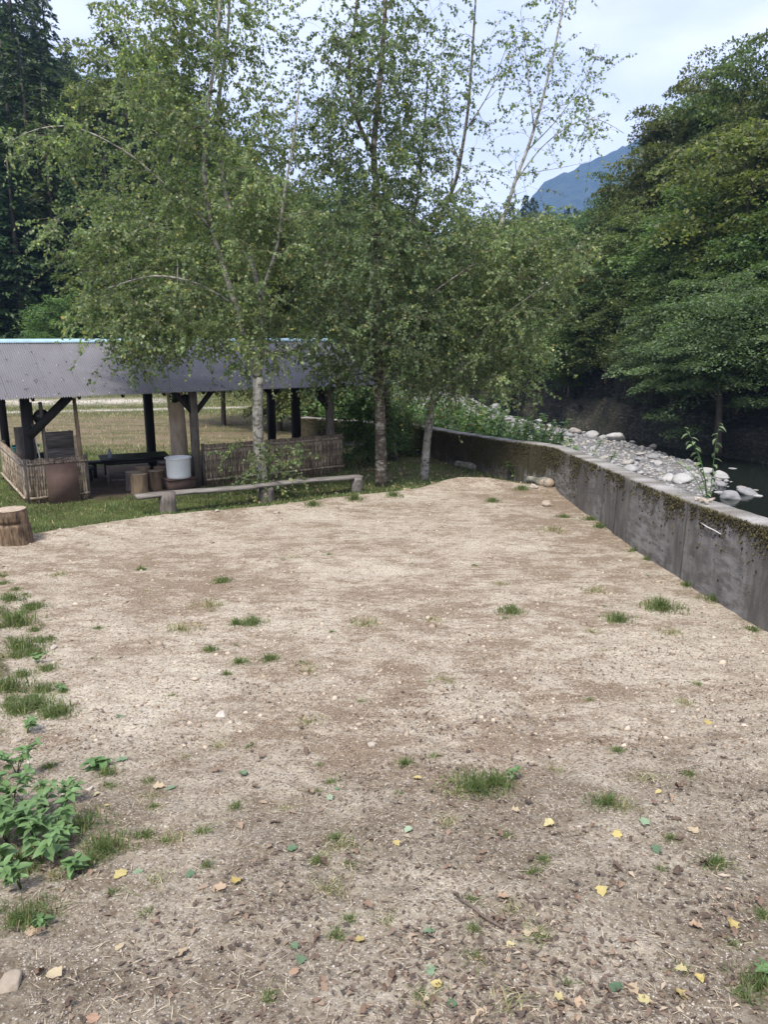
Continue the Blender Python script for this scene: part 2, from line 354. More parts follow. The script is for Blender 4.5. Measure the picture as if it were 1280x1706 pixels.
def deadleaf(name, stops, rough=.75):
    def f(t, b, o):
        c = ramp(t, orand(t), stops); n = noise(t, 60, 4)
        c = mixc(t, ramp(t, n, [(.45, 0), (.7, .45)]), c, (.09,.055,.03)); t.links.new(c, b.inputs['Base Color']); b.inputs['Roughness'].default_value = rough
        bump(t, b, n, .3, .002)
    return mat(name, f)
M_dl = deadleaf('brown_dead_leaf', [(0, (.055,.038,.028)), (.5, (.12,.08,.055)), (.85, (.20,.13,.09)), (1, (.30,.22,.15))])
M_dly = deadleaf('yellow_fallen_leaf', [(0, (.42,.34,.11)), (.6, (.44,.39,.2)), (1, (.36,.28,.09))], .55)
M_dlg = deadleaf('green_fallen_leaf', [(0, (.06,.12,.055)), (.5, (.20,.29,.17)), (1, (.36,.42,.31))], .55)
M_dlp = deadleaf('pale_fallen_leaf', [(0, (.42,.35,.22)), (.5, (.38,.28,.18)), (1, (.32,.2,.13))], .6)
def litm(t, b, o):
    c = ramp(t, island(t), [(0, (.06,.043,.032)), (.45, (.12,.088,.065)), (.75, (.18,.13,.095)), (.92, (.27,.2,.14)), (1, (.40,.33,.24))])
    t.links.new(c, b.inputs['Base Color']); b.inputs['Roughness'].default_value = .8
M_lit = mat('leaf_fragments', litm)
def pebm(t, b, o):
    c = ramp(t, island(t), [(0, (.13,.10,.075)), (.4, (.28,.23,.18)), (.9, (.40,.35,.285)), (1, (.52,.48,.42))])
    t.links.new(c, b.inputs['Base Color']); b.inputs['Roughness'].default_value = .9
M_peb = mat('grit', pebm)

# ------------------------------------------------------------------ terrain functions
LY = np.array([-6, 15.4, 16.1, 16.9, 19.7, 20.8, 22.6, 30, 48, 64.]); LX = np.array([3.7, 3.62, 3.3, 2.78, 1.42, .72, -2.35, -2.2, -3, -8.])
def xline(y): return np.interp(y, LY, LX)
EX = np.array([-12, -5.47, -5.08, -4.5, -3.76, -2.9, -1.99, -.46, .2, .98, 1.65, 2.63, 3.6]); EY = np.array([8.3, 10.65, 10.93, 11.5, 12.35, 12.8, 13.2, 14.35, 14.7, 15.3, 15.9, 15.6, 15.2])
def edge(x, y): return y - np.interp(x, EX, EY) - .35 * fbm(x * 1.7, y * 1.7, 3, 5)       # > 0 beyond the dirt pad
def leftline(y): return np.interp(y, [-4, 2, 3, 4.2, 5, 7.6, 8.6, 10.5, 12], [-1.35, -1.45, -1.55, -2.2, -2.45, -3.85, -4.6, -6.2, -9])   # left rim of the dirt
def g0(x, y):
    x = np.asarray(x, float); y = np.asarray(y, float)
    z = 1.5 * np.exp(-np.maximum(y, -4) / 6)
    e = y - np.interp(x, EX, EY)
    z = z * (1 - .88 * sst(-.15, .75, e))
    z += .13 * np.exp(-((x - 1.75) / .75) ** 2 - ((y - 15.3) / .35) ** 2) + .05 * np.exp(-(e + .35) ** 2 / .08) * (y > 9)
    ll = leftline(y) - x
    z += .30 * sst(0, 1.1, ll) * (1 - sst(8, 11, y))
    return z
def track(x, y):
    t = 0
    for xc, sl in ((1.35, .03), (2.0, .05), (-.7, -.02), (-1.5, -.02)):
        u = x - xc - sl * (y - 5) - .15 * np.sin(y * .5)
        t = t + np.exp(-(u / .17) ** 4) * (.5 + .5 * np.sin(y * 2 * math.pi / .105 + u * 5)) * sst(3.6, 4.6, y) * (1 - sst(9.5, 11, y)) * sst(-.15, .15, fbm(x * .8, y * .8, 2, 31))
    return t
def gh(x, y):
    x = np.asarray(x, float); y = np.asarray(y, float)
    z = g0(x, y)
    p = 1 - sst(-.2, .2, edge(x, y))
    z = z + .05 * fbm(x * .6, y * .6, 3, 1) + .035 * fbm(x * 3.1, y * 3.1, 4, 2)
    z = z + p * (.028 * (1 - .55 * sst(5, 9, y)) * fbm(x * 12, y * 12, 3, 3) + .012 * track(x, y) - .04 * np.exp(-((x - 1.02) / .16) ** 2 - ((y - 4.75) / .22) ** 2))
    rut = np.exp(-((x - .98 - .06 * (y - 4.4)) / .07) ** 2) * sst(3.3, 3.8, y) * (1 - sst(5, 5.6, y)); z = z - .03 * rut
    return z + .02
def gp(px, py):
    d = ray(px, py); t = np.concatenate((np.arange(.8, 8, .004), np.arange(8, 60, .02)))
    q = CAMZ + d[2] * t < g0(d[0] * t, d[1] * t) + .02
    k = t[np.argmax(q)] if q.any() else 40.
    x, y = d[0] * k, d[1] * k
    return float(x), float(y), float(gh(x, y))
SH0 = np.array((-6.55, 14.15)); SHA = math.atan2(.54, .842); cu, su = math.cos(SHA), math.sin(SHA)
def shl(x, y): dx, dy = x - SH0[0], y - SH0[1]; return dx * cu + dy * su, -dx * su + dy * cu

# ground
ang = np.concatenate((np.linspace(-math.pi, -.62, 46)[:-1], np.linspace(-.62, .62, 470), np.linspace(.62, math.pi, 46)[1:]))
rad = np.concatenate(([.02, .4], np.geomspace(.95, 64, 520)))
A, RR = np.meshgrid(ang, rad); gx = RR * np.sin(A); gy = RR * np.cos(A); gz_ = gh(gx, gy)
na, nr = len(ang), len(rad); I = np.arange(na * nr).reshape(nr, na)
q = np.stack((I[:-1, :-1], I[:-1, 1:], I[1:, 1:], I[1:, :-1]), -1).reshape(-1, 4)[:, ::-1]
V = np.stack((gx, gy, gz_), -1).reshape(-1, 3); cc = V[q].mean(1)
keep = (cc[:, 0] < xline(cc[:, 1]) + .06)
q = q[keep]; used = np.unique(q); rm = np.zeros(len(V), int); rm[used] = np.arange(len(used))
V = V[used]; q = rm[q]; me = new_mesh('ground', V, [q], True); me.materials.append(M_ground)
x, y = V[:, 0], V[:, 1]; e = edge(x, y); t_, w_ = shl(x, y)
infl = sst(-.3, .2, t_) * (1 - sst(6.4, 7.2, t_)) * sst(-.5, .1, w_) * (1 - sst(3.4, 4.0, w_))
lb = sst(-.1, .5, leftline(y) - x + .35 * fbm(x * 3, y * 3, 3, 8)) * (y < 10.4)
lane = 0
for xc, sl, wd in ((1.3, .03, .2), (2.15, .05, .2), (-.7, -.02, .19), (-1.65, -.03, .19), (.35, .22, .16)): lane = lane + np.exp(-((x - xc - sl * (y - 5) - .2 * np.sin(y * .45 + xc)) / wd) ** 4)
lane = np.clip(lane, 0, 1) * sst(3.2, 4.2, y) * (1 - sst(10, 13, y)) * sst(-.12, .12, fbm(x * .7, y * .7, 3, 31))
P = {'lane': lane, 'pad': (1 - sst(-.18, .18, e)) * (1 - .85 * lb), 'damp': np.clip(1 - sst(2.7, 4.9, y - .25 * x + 2.6 * fbm(x * 1.2, y * 1.2, 3, 9)), 0, 1) * .95,
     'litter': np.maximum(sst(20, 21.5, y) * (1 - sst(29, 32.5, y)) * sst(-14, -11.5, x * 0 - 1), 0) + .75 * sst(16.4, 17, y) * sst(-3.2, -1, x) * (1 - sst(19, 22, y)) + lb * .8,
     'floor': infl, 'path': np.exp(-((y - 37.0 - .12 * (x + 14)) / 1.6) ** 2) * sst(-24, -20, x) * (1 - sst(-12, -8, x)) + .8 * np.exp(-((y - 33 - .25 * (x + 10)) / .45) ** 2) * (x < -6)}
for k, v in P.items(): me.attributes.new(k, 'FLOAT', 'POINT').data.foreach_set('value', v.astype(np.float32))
tag(link('ground', me), kind='structure')

def toe(y): return np.interp(y, [10, 20, 28, 34, 40, 45.6, 60, 72, 84, 100, 140], [22, 17.5, 14.0, 12.2, 9.9, 8.5, 8.4, 5, -3, -14, -30.])
def chan(y): return np.interp(y, [15, 20, 22, 25, 28, 34, 45, 60], [12, 8.6, 7.3, 4.2, 2.4, 1.5, 1.2, 2.0])
def bedz(x, y):
    d = toe(y) - x
    z = -1.46 + .12 * fbm(x * .5, y * .5, 3, 21) + .10 * fbm(x * 2, y * 2, 3, 22)
    z = z - .42 * (1 - sst(.75, 1.25, d / chan(y) + .3 * fbm(x * .7, y * .7, 3, 24)))
    lf = x - xline(y)
    z = np.where((y > 22.4), z + (1.4) * (1 - sst(0, 2.6, lf)), z)
    return np.where(lf < -.1, -.35, z)
def grid(x0, x1, y0, y1, dx, dy, fz, name, m, kind='structure'):
    X, Y = np.meshgrid(np.arange(x0, x1 + dx, dx), np.arange(y0, y1 + dy, dy)); Z = fz(X, Y)
    n, k = X.shape; I = np.arange(n * k).reshape(n, k)
    f = np.stack((I[:-1, :-1], I[:-1, 1:], I[1:, 1:], I[1:, :-1]), -1).reshape(-1, 4)
    me = new_mesh(name, np.stack((X, Y, Z), -1).reshape(-1, 3), [f], True); me.materials.append(m)
    return tag(link(name, me), kind=kind)
grid(-10, 24, -6, 76, .25, .25, bedz, 'riverbed', M_bed)
WZ = -1.60
me = new_mesh('water', [(3.9,-6,WZ),(40,-6,WZ),(40,60,WZ),(3.9,60,WZ)], [[(0,1,2,3)]]); me.materials.append(M_water); tag(link('water', me), kind='structure')
def rhill(x, y):
    s = x - toe(y) + 1.0 * fbm(x * .35, y * .35, 3, 41)
    z = -2.1 + 1.9 * sst(-.3, .5, s) + 1.5 * sst(.9, 1.7, s) + .66 * np.minimum(np.maximum(s - 1.6, 0), np.interp(y, [50, 72, 90], [24, 15, 10])) + .1 * np.maximum(s - 25.6, 0)
    return z + 1.1 * fbm(x * .7, y * .7, 4, 42) * sst(-.4, 1, s) + .55 * fbm(x * 2.2, y * 2.2, 4, 44) * sst(-.4, .5, s)
def rh(x, y): return np.where(x - toe(y) < -1.6, -4.0, rhill(x, y))
sv = np.concatenate((np.arange(-1.8, 5, .13), np.geomspace(5, 95, 60))); yv = np.concatenate((np.arange(4, 18, .6), np.arange(18, 66, .2), np.geomspace(66, 150, 50)))
SS, YY = np.meshgrid(sv, yv); XX = SS + toe(YY); ZZ = rhill(XX, YY); ZZ = np.where(SS < -1.5, -3, ZZ)
XX = XX + (1.3 * fbm(YY * .9, ZZ * 1.3, 4, 45, .6) + .35 * np.abs(fbm(YY * 3, ZZ * 4, 3, 46))) * sst(-1, 0, SS) * (1 - sst(3, 5, SS)); ZZ = ZZ + .5 * fbm(XX * 2.4, YY * 2.4, 3, 47, .6) * sst(-.2, .5, SS)
n, k = XX.shape; I = np.arange(n * k).reshape(n, k); f = np.stack((I[:-1, :-1], I[:-1, 1:], I[1:, 1:], I[1:, :-1]), -1).reshape(-1, 4)
me = new_mesh('hillside_across_river', np.stack((XX, YY, ZZ), -1).reshape(-1, 3), [f], False); me.materials.append(M_bank); tag(link('hillside_across_river', me), kind='structure')
def lhill(x, y):
    a = x / np.maximum(y, 1); g = np.interp(a, [-.9, -.55, -.35, -.15, .05, .2], [.62, .62, .5, .24, .10, .04])
    s = y - 45.5 - 1.2 * fbm(x * .2, y * .2, 2, 51)
    return -.45 + 1.0 * sst(-1, 2, s) + g * np.where(s < 48, np.maximum(s, 0), 48 + .12 * (s - 48)) + .6 * fbm(x * .4, y * .4, 3, 52)
grid(-110, 14, 43, 170, 1.0, 1.0, lambda x, y: np.where(x > xline(np.minimum(y, 64)) + 16 * sst(62, 80, y), -4, lhill(x, y)), 'hillside_behind_field', M_bank)
def mz(x, y):
    x = x / 1.8; y = y / 1.8
    return 1.8 * mz0(x, y)
def mz0(x, y):
    rid = 40 + 205 * np.exp(-((x - 330) / 190) ** 2) + 60 * np.exp(-((x + 250) / 220) ** 2) + 90 * np.exp(-((x - 150) / 45) ** 2) * 0
    rid = np.interp(x, [-700, -300, 0, 105, 130, 147, 155, 177, 212, 242, 300, 420, 700], [60, 80, 70, 95, 118, 139, 142, 151, 167, 179, 190, 197, 200])
    return -30 + (rid + 30) * np.exp(-((y - 760) / 190) ** 2) + 9 * fbm(x * .02, y * .02, 4, 61) + 7.0 * fbm(x * .16, y * .16, 3, 62)
grid(-1100, 1300, 760, 1800, 7, 9, mz, 'mountain', M_mount)

# ------------------------------------------------------------------ wall along the river
WP = np.array([(3.62,-4.5),(3.60,4),(3.56,8),(3.54,12),(3.52,15.2),(3.28,15.95),(2.74,16.75),(1.40,19.6),(.80,20.65),(-.6,21.55),(-2.35,22.6)])
sd = np.concatenate(([0], np.cumsum(np.linalg.norm(np.diff(WP, axis=0), axis=1))))
def wpt(s): return np.stack((np.interp(s, sd, WP[:, 0]), np.interp(s, sd, WP[:, 1])), -1)
def wtop(x, y): return 1.5 * np.exp(-np.maximum(y, 5.5) / 6) * .93 + np.interp(y, [-5, 5.5, 7, 9, 12, 15.6, 19, 23], [1.7, 1.05, .97, .95, .92, .82, .73, .74])
wall = thing('concrete_wall', 'long stained concrete river wall with mossy top edge bending behind the birches', 'wall')
joints = [0, 2.6, 5.3, 8.0, 10.55, 12.95, 15.5, 18.0, sd[5] + .2, sd[6] + 1.3, sd[7], sd[8] + .15, sd[-1]]
WT = .30
mossb = MB()
for a, b2 in zip(joints[:-1], joints[1:]):
    ns = max(4, int((b2 - a) / .05)); ss = np.linspace(a + .001, b2 - .001, ns)
    p = wpt(ss); tn = nrm(wpt(ss + .25) - wpt(ss - .25)); nl = np.stack((-tn[:, 1], tn[:, 0]), -1)     # towards the land
    zt = wtop(p[:, 0], p[:, 1]); vs = []; at = {'height': [], 'along': [], 'topface': [], 'mossy': []}
    off = R.normal(0, .0025)
    prof = [(WT/2, -1.9, 0)] + [(WT/2 + .02 * (1 - h), None, h) for h in np.linspace(-.15, .965, 15)] + [(WT/2 - .02, 1, 1), (0, 1.003, 1), (-WT/2 + .02, 1, 1), (-WT/2, .96, 0), (-WT/2 - .1, -1.9, 0)]
    for k, (dn, h, tp) in enumerate(prof):
        base = p + nl * (dn + off)
        if h is None:
            z = zt - .95 * (1 - tp); hh = z - zt; tf = 0; dn2 = .012 * fbm(ss * 2.5, hh * 2.5, 3, 71) + .006 * fbm(ss * 12, hh * 12, 2, 72); base = base + nl * dn2[:, None]
        elif h < 0: z = np.full(ns, h); hh = z - zt; tf = 0
        else: z = zt + (h - 1) * .95 + .016 * fbm(ss * 4, ss * 0 + k, 3, 73); hh = z - zt; tf = 1.0 if tp == 1 else 0
        vs.append(np.column_stack((base, z)))
        at['height'].append(hh * np.ones(ns)); at['along'].append(ss); at['topface'].append(np.full(ns, tf))
        far = sst(13.6, 16.2, p[:, 1]); near = 1 - sst(7.2, 9.2, p[:, 1]); mos = np.exp(hh / .13) * (.35 + .65 * near) + far * np.exp(hh / .8) * 1.1
        at['mossy'].append(np.clip(mos, 0, 1.2))
    n, k = len(prof), ns; V = np.concatenate(vs); I = np.arange(n * k).reshape(n, k)
    f = np.stack((I[:-1, :-1], I[1:, :-1], I[1:, 1:], I[:-1, 1:]), -1).reshape(-1, 4)
    cap = np.stack((I[:-1, 0], I[1:, 0]), 1)
    e1 = [tuple(I[::1, 0])]; e2 = [tuple(I[::-1, -1])]
    me = new_mesh('wall_section', V, [f, np.array(e1), np.array(e2)], False)
    for kk, vv in at.items(): me.attributes.new(kk, 'FLOAT', 'POINT').data.foreach_set('value', np.concatenate(vv).astype(np.float32))
    me.materials.append(M_conc); link('wall_section', me, wall)
# moss clumps hanging from the top edge
ns = 30000; ss = R.uniform(8.5, sd[-1], ns); p = wpt(ss); y = p[:, 1]
pr = np.where(y < 9.2, .75, np.where(y < 13.2, .42, 1.0)) * np.clip(1.5 * fbm(ss * 4, ss * 0, 4, 75) + .42, 0, 1)
ss = ss[R.random(ns) < pr]; p = wpt(ss); tn = nrm(wpt(ss + .2) - wpt(ss - .2)); nl = np.stack((-tn[:, 1], tn[:, 0]), -1)
zt = wtop(p[:, 0], p[:, 1]); dep = R.exponential(1, len(ss)) * np.where(p[:, 1] < 13.2, .075, .2) * (.3 + 1.4 * vn(ss * 14, ss * 0, 76)); dep = np.minimum(dep, .7)
ctr = np.column_stack((p + nl * (WT/2 + .012 + .01 * R.random((len(ss), 1))), zt - .01 - dep))
OCT = np.array([(1,0,0),(-1,0,0),(0,1,0),(0,-1,0),(0,0,1),(0,0,-1)], float); OF = np.array([(0,2,4),(2,1,4),(1,3,4),(3,0,4),(2,0,5),(1,2,5),(3,1,5),(0,3,5)])
def scatter_octa(name, ctr, size, m, parent=None, base=OCT, bf=OF, jit=.3, smooth=True):
    n = len(ctr); k = len(base)
    s = size[:, None, None] if size.ndim == 1 else size[:, None, :]
    V = base[None] * s * (1 + R.uniform(-jit, jit, (n, k, 1)))
    a = R.uniform(0, 6.28, n); c, s2 = np.cos(a)[:, None], np.sin(a)[:, None]
    V = np.stack((V[:, :, 0] * c - V[:, :, 1] * s2, V[:, :, 0] * s2 + V[:, :, 1] * c, V[:, :, 2]), -1) + ctr[:, None]
    f = (bf[None] + (np.arange(n) * k)[:, None, None]).reshape(-1, 3)
    me = new_mesh(name, V.reshape(-1, 3), [f], smooth); me.materials.append(m); return link(name, me, parent)
sz = R.uniform(.005, .013, (len(ss), 1)) * np.array((1, 1, 1.7)); tag(scatter_octa('moss', ctr, sz, M_moss, wall), kind='stuff')
# chalk-white scrape on the wall: a smear of mortar standing proud
s0 = joints[4]
pm = MB(); a = gp(1169, 966); 
def wallpt(px, py):
    d = ray(px, py); k = (3.56 - WT/2 - .02) / d[0]; return np.array((d[0]*k, d[1]*k, CAMZ + d[2]*k))
pm.tube([wallpt(1169, 871), wallpt(1180, 878) + (-.006,0,0), wallpt(1192, 884), wallpt(1202, 890)], [.006, .007, .006, .004], 6); pm.build('mortar_streak', simple('dry_mortar', (.55,.53,.49), .9), wall)

# ------------------------------------------------------------------ shed
def lp(t, wv, z): return (t, wv, z)
shed = thing('open_shed', 'open timber picnic shed with purple grey corrugated roof behind the bench', 'shed', (SH0[0], SH0[1], 0), SHA)
EV, RI, DEP = 2.02, 2.98, 3.2
def zr(wv): return RI - abs(wv - 1.6) * (RI - EV) / 2.25
def part(name, mb, m, sm=False, par=None): return mb.build(name, m, par or shed, sm)
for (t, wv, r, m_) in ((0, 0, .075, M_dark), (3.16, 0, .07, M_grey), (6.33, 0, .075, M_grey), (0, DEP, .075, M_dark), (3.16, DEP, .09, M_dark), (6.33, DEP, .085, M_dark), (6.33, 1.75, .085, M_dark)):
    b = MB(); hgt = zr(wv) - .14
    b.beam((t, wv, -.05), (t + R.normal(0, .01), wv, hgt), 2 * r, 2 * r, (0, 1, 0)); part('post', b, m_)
b = MB(); b.tube([(.30, -.02, 0), (.285, -.02, 1), (.27, -.02, 1.9)], .035, 6); part('post', b, M_grey)
b = MB(); b.tube([(.92, -.05, 0), (.89, -.05, .9), (.86, -.05, 1.95)], [.045, .04, .035], 7); part('post', b, M_log)
b = MB(); b.beam((.83, -.04, 0), (.83, -.04, 1.25), .05, .03, (0, 1, 0)); part('post', b, M_bamboo)
for wv in (0, DEP):
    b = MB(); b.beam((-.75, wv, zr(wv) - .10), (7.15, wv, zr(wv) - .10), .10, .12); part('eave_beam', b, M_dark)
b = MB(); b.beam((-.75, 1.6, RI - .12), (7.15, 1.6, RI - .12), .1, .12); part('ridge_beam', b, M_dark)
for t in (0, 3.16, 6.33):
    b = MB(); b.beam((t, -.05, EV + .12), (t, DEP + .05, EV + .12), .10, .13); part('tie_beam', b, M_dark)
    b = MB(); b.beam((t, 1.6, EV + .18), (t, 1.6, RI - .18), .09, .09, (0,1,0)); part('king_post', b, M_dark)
for t in np.arange(-.7, 7.2, .78):
    for sgn in (-1, 1):
        b = MB(); b.beam((t, 1.6, RI - .075), (t, 1.6 + sgn * 2.15, EV - .035), .045, .06); part('rafter', b, M_dark)
def brace(t, wv, z0, t2, z1, s=.09):
    b = MB(); b.beam((t, wv, z0), (t2, wv, z1), s, s, (0, 1, 0)); part('brace', b, M_dark)
brace(.02, -.10, 1.30, .78, 2.0, .14); brace(3.16, -.02, 1.52, 2.72, 2.05, .085); brace(3.16, -.02, 1.52, 3.62, 2.05, .085)
brace(3.16, DEP, 1.85, 2.75, 2.2); brace(3.16, DEP, 1.85, 3.6, 2.2); brace(6.33, -.02, 1.45, 5.75, 2.06, .10); brace(6.33, DEP, 1.5, 6.85, 2.1); brace(6.33, DEP, 1.6, 5.8, 2.1)
b = MB(); b.beam((6.33, .05, 1.45), (6.33, .75, 2.15), .09, .09, (1, 0, 0)); part('brace', b, M_dark)
# corrugated sheets
SW = .656; npts = 128
uu = np.linspace(-.02, SW + .02, npts); zz = .012 * np.cos(uu * 2 * math.pi / .041)
sheetmes = []
rows = np.linspace(0, 1, 4); Ls = math.hypot(2.27, RI - EV + .009)
Vt = np.concatenate([np.column_stack((uu, np.full(npts, r * Ls), zz + .004 * math.sin(r * 9))) for r in rows])
I = np.arange(4 * npts).reshape(4, npts); ft = np.stack((I[:-1,:-1], I[:-1,1:], I[1:,1:], I[1:,:-1]), -1).reshape(-1, 4)
sm_ = new_mesh('roof_sheet', Vt, [ft], True); sm_.materials.append(M_roof)
slope = math.atan2(RI - EV, 2.25)
for k in range(13):
    for sgn in (-1, 1):
        o = link('roof_sheet', sm_, shed)
        t0 = -.95 + k * SW
        if sgn < 0: o.location = (t0, -.66, EV + (k % 2) * .004 + R.normal(0, .002)); o.rotation_euler = (slope, 0, R.normal(0, .002))
        else: o.location = (t0 + SW, 3.86, EV + (k % 2) * .004); o.rotation_euler = (slope, 0, math.pi)
b = MB()
for sgn in (-1, 1):
    b.add([(-.97, 1.6, RI + .045), (7.6, 1.6, RI + .045), (7.6, 1.6 + sgn * .13, RI - .005), (-.97, 1.6 + sgn * .13, RI - .005), (-.97, 1.6 + sgn * .13, RI - .03), (7.6, 1.6 + sgn * .13, RI - .03)], [(0,1,2,3),(3,2,5,4)])
part('ridge_cap', b, M_blue_tin)
n = 300; tt = np.repeat(np.arange(-.9, 7.5, .33), 4)[:n]; ww = np.tile(np.array([.06, .62, 1.18, 1.72]), 99)[:len(tt)]
ct = np.column_stack((tt + R.normal(0, .03, len(tt)), -.65 + ww, EV + ww / 2.25 * (RI - EV) + .014)); tag(scatter_octa('screw_heads', ct, np.full(len(tt), .011), M_white, shed), kind='stuff')
# hanging round pans
for i, (t, wv, z, r, lab) in enumerate(((2.86, .25, 1.87, .12, 'left of the two dark pans hanging under the shed eave'), (3.08, .25, 1.80, .12, 'lower right of the two dark pans hanging under the shed eave'), (.28, .05, 1.62, .15, 'dark round pan hung on the left corner post of the shed'))):
    a = np.linspace(0, 2 * math.pi, 20, endpoint=False); hh = thing('hanging_pan', lab, 'pan')
    hh.location = Matrix.Rotation(SHA, 4, 'Z') @ Vector((t, wv, z)) + Vector((SH0[0], SH0[1], 0)); hh.rotation_euler = (0, 0, SHA)
    b = MB(); b.tube([(0, -.035, 0), (0, -.03, 0), (0, .0, 0), (0, .02, 0)], [r, r, r * .92, r * .75], 20); b.build('pan_body', M_black, hh, False)
    b = MB(); b.tube([(0, -.01, r), (0, -.01, r + .09)], .012, 6); b.build('handle', M_black, hh)

# bamboo panels
canes = []
for k in range(5):
    b = MB(); pts = []; rr = []
    h = .88 + .003 * k; nn = sorted(R.uniform(.08, h - .05, 3))
    zs = [0, h]
    for z in nn: zs += [z - .012, z, z + .012]
    zs = sorted(zs); r0 = R.uniform(.021, .025)
    for z in zs: pts.append((.004 * math.sin(z * 3 + k), 0, z)); rr.append(r0 * (1.18 if any(abs(z - q) < 1e-6 for q in nn) else 1))
    b.tube(pts, rr, 7); canes.append(b.mesh('bamboo_cane', M_bamboo))
def sheda(t, wv): return (SH0[0] + t * cu - wv * su, SH0[1] + t * su + wv * cu)
def panel(label, a, b_, hs, rails=(.80, .14)):
    p0 = sheda(*a); p1 = sheda(*b_); Ld = math.hypot(p1[0]-p0[0], p1[1]-p0[1]); rz = math.atan2(p1[1]-p0[1], p1[0]-p0[0])
    f = thing('bamboo_fence', label, 'bamboo fence', (p0[0], p0[1], .02), rz)
    n = int(Ld / .043)
    for i in range(n):
        c = link('bamboo_cane', canes[R.integers(5)], f); c.location = ((i + .5) * .043, R.normal(0, .004), 0); s = hs * R.uniform(.992, 1.012)
        c.scale = (R.uniform(.9, 1.12), 1, s); c.rotation_euler = (R.normal(0, .004), R.normal(0, .005), R.uniform(0, 6.28))
    for z in rails:
        b = MB(); m = 14; b.tube([(i * Ld / (m-1), -.036, z * hs + R.normal(0, .003)) for i in range(m)], [.024 + .004 * (i % 3 == 0) for i in range(m)], 7); b.build('rail', M_bamboo, f)
        b = MB(); b.tube([(0, .036, z * hs), (Ld, .036, z * hs)], .022, 6); b.build('rail', M_bamboo, f)
    for xx in (0.0, Ld):
        b = MB(); b.beam((xx, .07, -.03), (xx, .07, .9 * hs), .06, .06, (0, 1, 0)); b.build('fence_post', M_grey, f)
    return f
panel('long weathered bamboo panel under the right half of the shed', (3.32, -.06), (6.62, -.06), .98)
panel('short front bamboo panel of the left corner behind the leaning brown sheet', (-.08, -.10), (.98, -.10), .95)
panel('side bamboo panel running back from the left front corner of the shed', (-.12, 3.15), (-.12, -.06), .95)
# leaning brown sheet with handle
sh = thing('steel_plate', 'brown steel griddle plate with handle leaning on the short bamboo panel', 'steel plate', (*sheda(.22, -.29), .03), SHA)
b = MB(); b.box((0, -.012, 0), (.56, .012, .74), Matrix.Rotation(-.14, 4, 'X')); b.build('plate', M_rust, sh)
b = MB(); b.tube([np.array(Matrix.Rotation(-.14, 4, 'X') @ Vector(p)) for p in ((.17, 0, .735), (.17, 0, .83), (.335, 0, .83), (.335, 0, .735))], .011, 6); b.build('handle', M_rust, sh)
# grey board and clutter in the left bay
bd = thing('plywood_board', 'grey knotted wooden board standing behind the short bamboo panel', 'board', (*sheda(.40, .85), .25), SHA)
for i in range(3):
    b = MB(); b.box((-.02 + .002 * i, -.02, i * .333), (.56, .012 + .003 * i, i * .333 + .328)); b.build('plank', M_greyb, bd)
b = MB(); b.box((.0, .02, -.24), (.05, .06, 1.0)); b.build('batten', M_grey, bd); b = MB(); b.box((.48, .02, -.24), (.53, .06, 1.0)); b.build('batten', M_grey, bd)
for i, (t, wv, hgt, wd, lab) in enumerate(((.10, .35, 1.85, .16, 'tall grey board leaning beside the left front post'), (-.02, .8, 1.35, .2, 'shorter grey board leaning in the left corner of the shed'))):
    b = MB(); b.beam((0, 0, 0), (.02, .12, hgt), wd, .03, (0, 1, 0), .003); o = b.build('leaning_board', M_grey, None); o.location = (*sheda(t, wv), .02); o.rotation_euler = (0, 0, SHA); tag(o, lab, 'board')
b = MB(); b.tube([(0, 0, 0), (.0, .01, .9), (-.10, .03, 1.62)], [.012, .012, .012], 7); o = b.build('white_pole', M_white); o.location = (*sheda(.17, -.02), .02); o.rotation_euler = (0, 0, SHA); tag(o, 'thin white pole leaning in the left corner of the shed', 'pole')
rk = thing('corner_rack', 'low dark rack in the left corner under the teal basin', 'rack', (*sheda(.18, 1.15), 0), SHA)
for xx in (-.28, .28):
    for yy in (-.2, .2):
        b = MB(); b.beam((xx, yy, 0), (xx, yy, .74), .05, .05, (0,1,0)); b.build('leg', M_dark, rk)
b = MB(); b.box((-.33, -.26, .74), (.33, .26, .78)); b.build('rack_top', M_dark, rk)
bs = thing('teal_basin', 'teal plastic basin set down in the left corner of the shed', 'basin', (*sheda(.10, 1.12), .78), SHA + .3)
b = MB(); b.tube([(0,0,0), (0,0,.02), (0,0,.17), (0,0,.19)], [.17, .18, .24, .255], 18, cap=False); b.tube([(0,0,.0),(0,0,.012)], [.17,.175], 18); b.build('bowl', M_teal, bs, True)
b = MB(); b.tube([(.25*math.cos(a), .25*math.sin(a), .19) for a in np.linspace(0, 2*math.pi, 25)], .012, 5); b.build('rim', M_teal, bs)
# table
tb = thing('picnic_table', 'low black topped table standing on the earth floor inside the shed', 'table', (*sheda(2.25, 1.35), 0), SHA - .16)
b = MB()
for i in range(5): b.box((-.70, -.40 + i * .16, .535), (.70, -.40 + i * .16 + .155, .575))
for i in range(5):
    b = MB(); b.box((-.70, -.40 + i * .16, .535 + .001 * i), (.70, -.40 + i * .16 + .155, .573 + .001 * (i % 2))); b.build('plank', M_black, tb)
for xx in (-.58, .58):
    for yy in (-.33, .33):
        b = MB(); b.beam((xx, yy, 0), (xx, yy, .5), .045, .045, (0, 1, 0)); b.build('leg', M_grey if yy < 0 else M_dark, tb)
    b = MB(); b.box((xx - .02, -.31, .10), (xx + .02, .31, .14)); b.build('stretcher', M_grey, tb)
b = MB(); b.box((-.56, -.345, .10), (.56, -.31, .14)); b.build('stretcher', M_grey, tb)
for yy in (-.36, .34):
    b = MB(); b.box((-.63, yy, .45), (.63, yy + .03, .534)); b.build('apron', M_dark, tb)
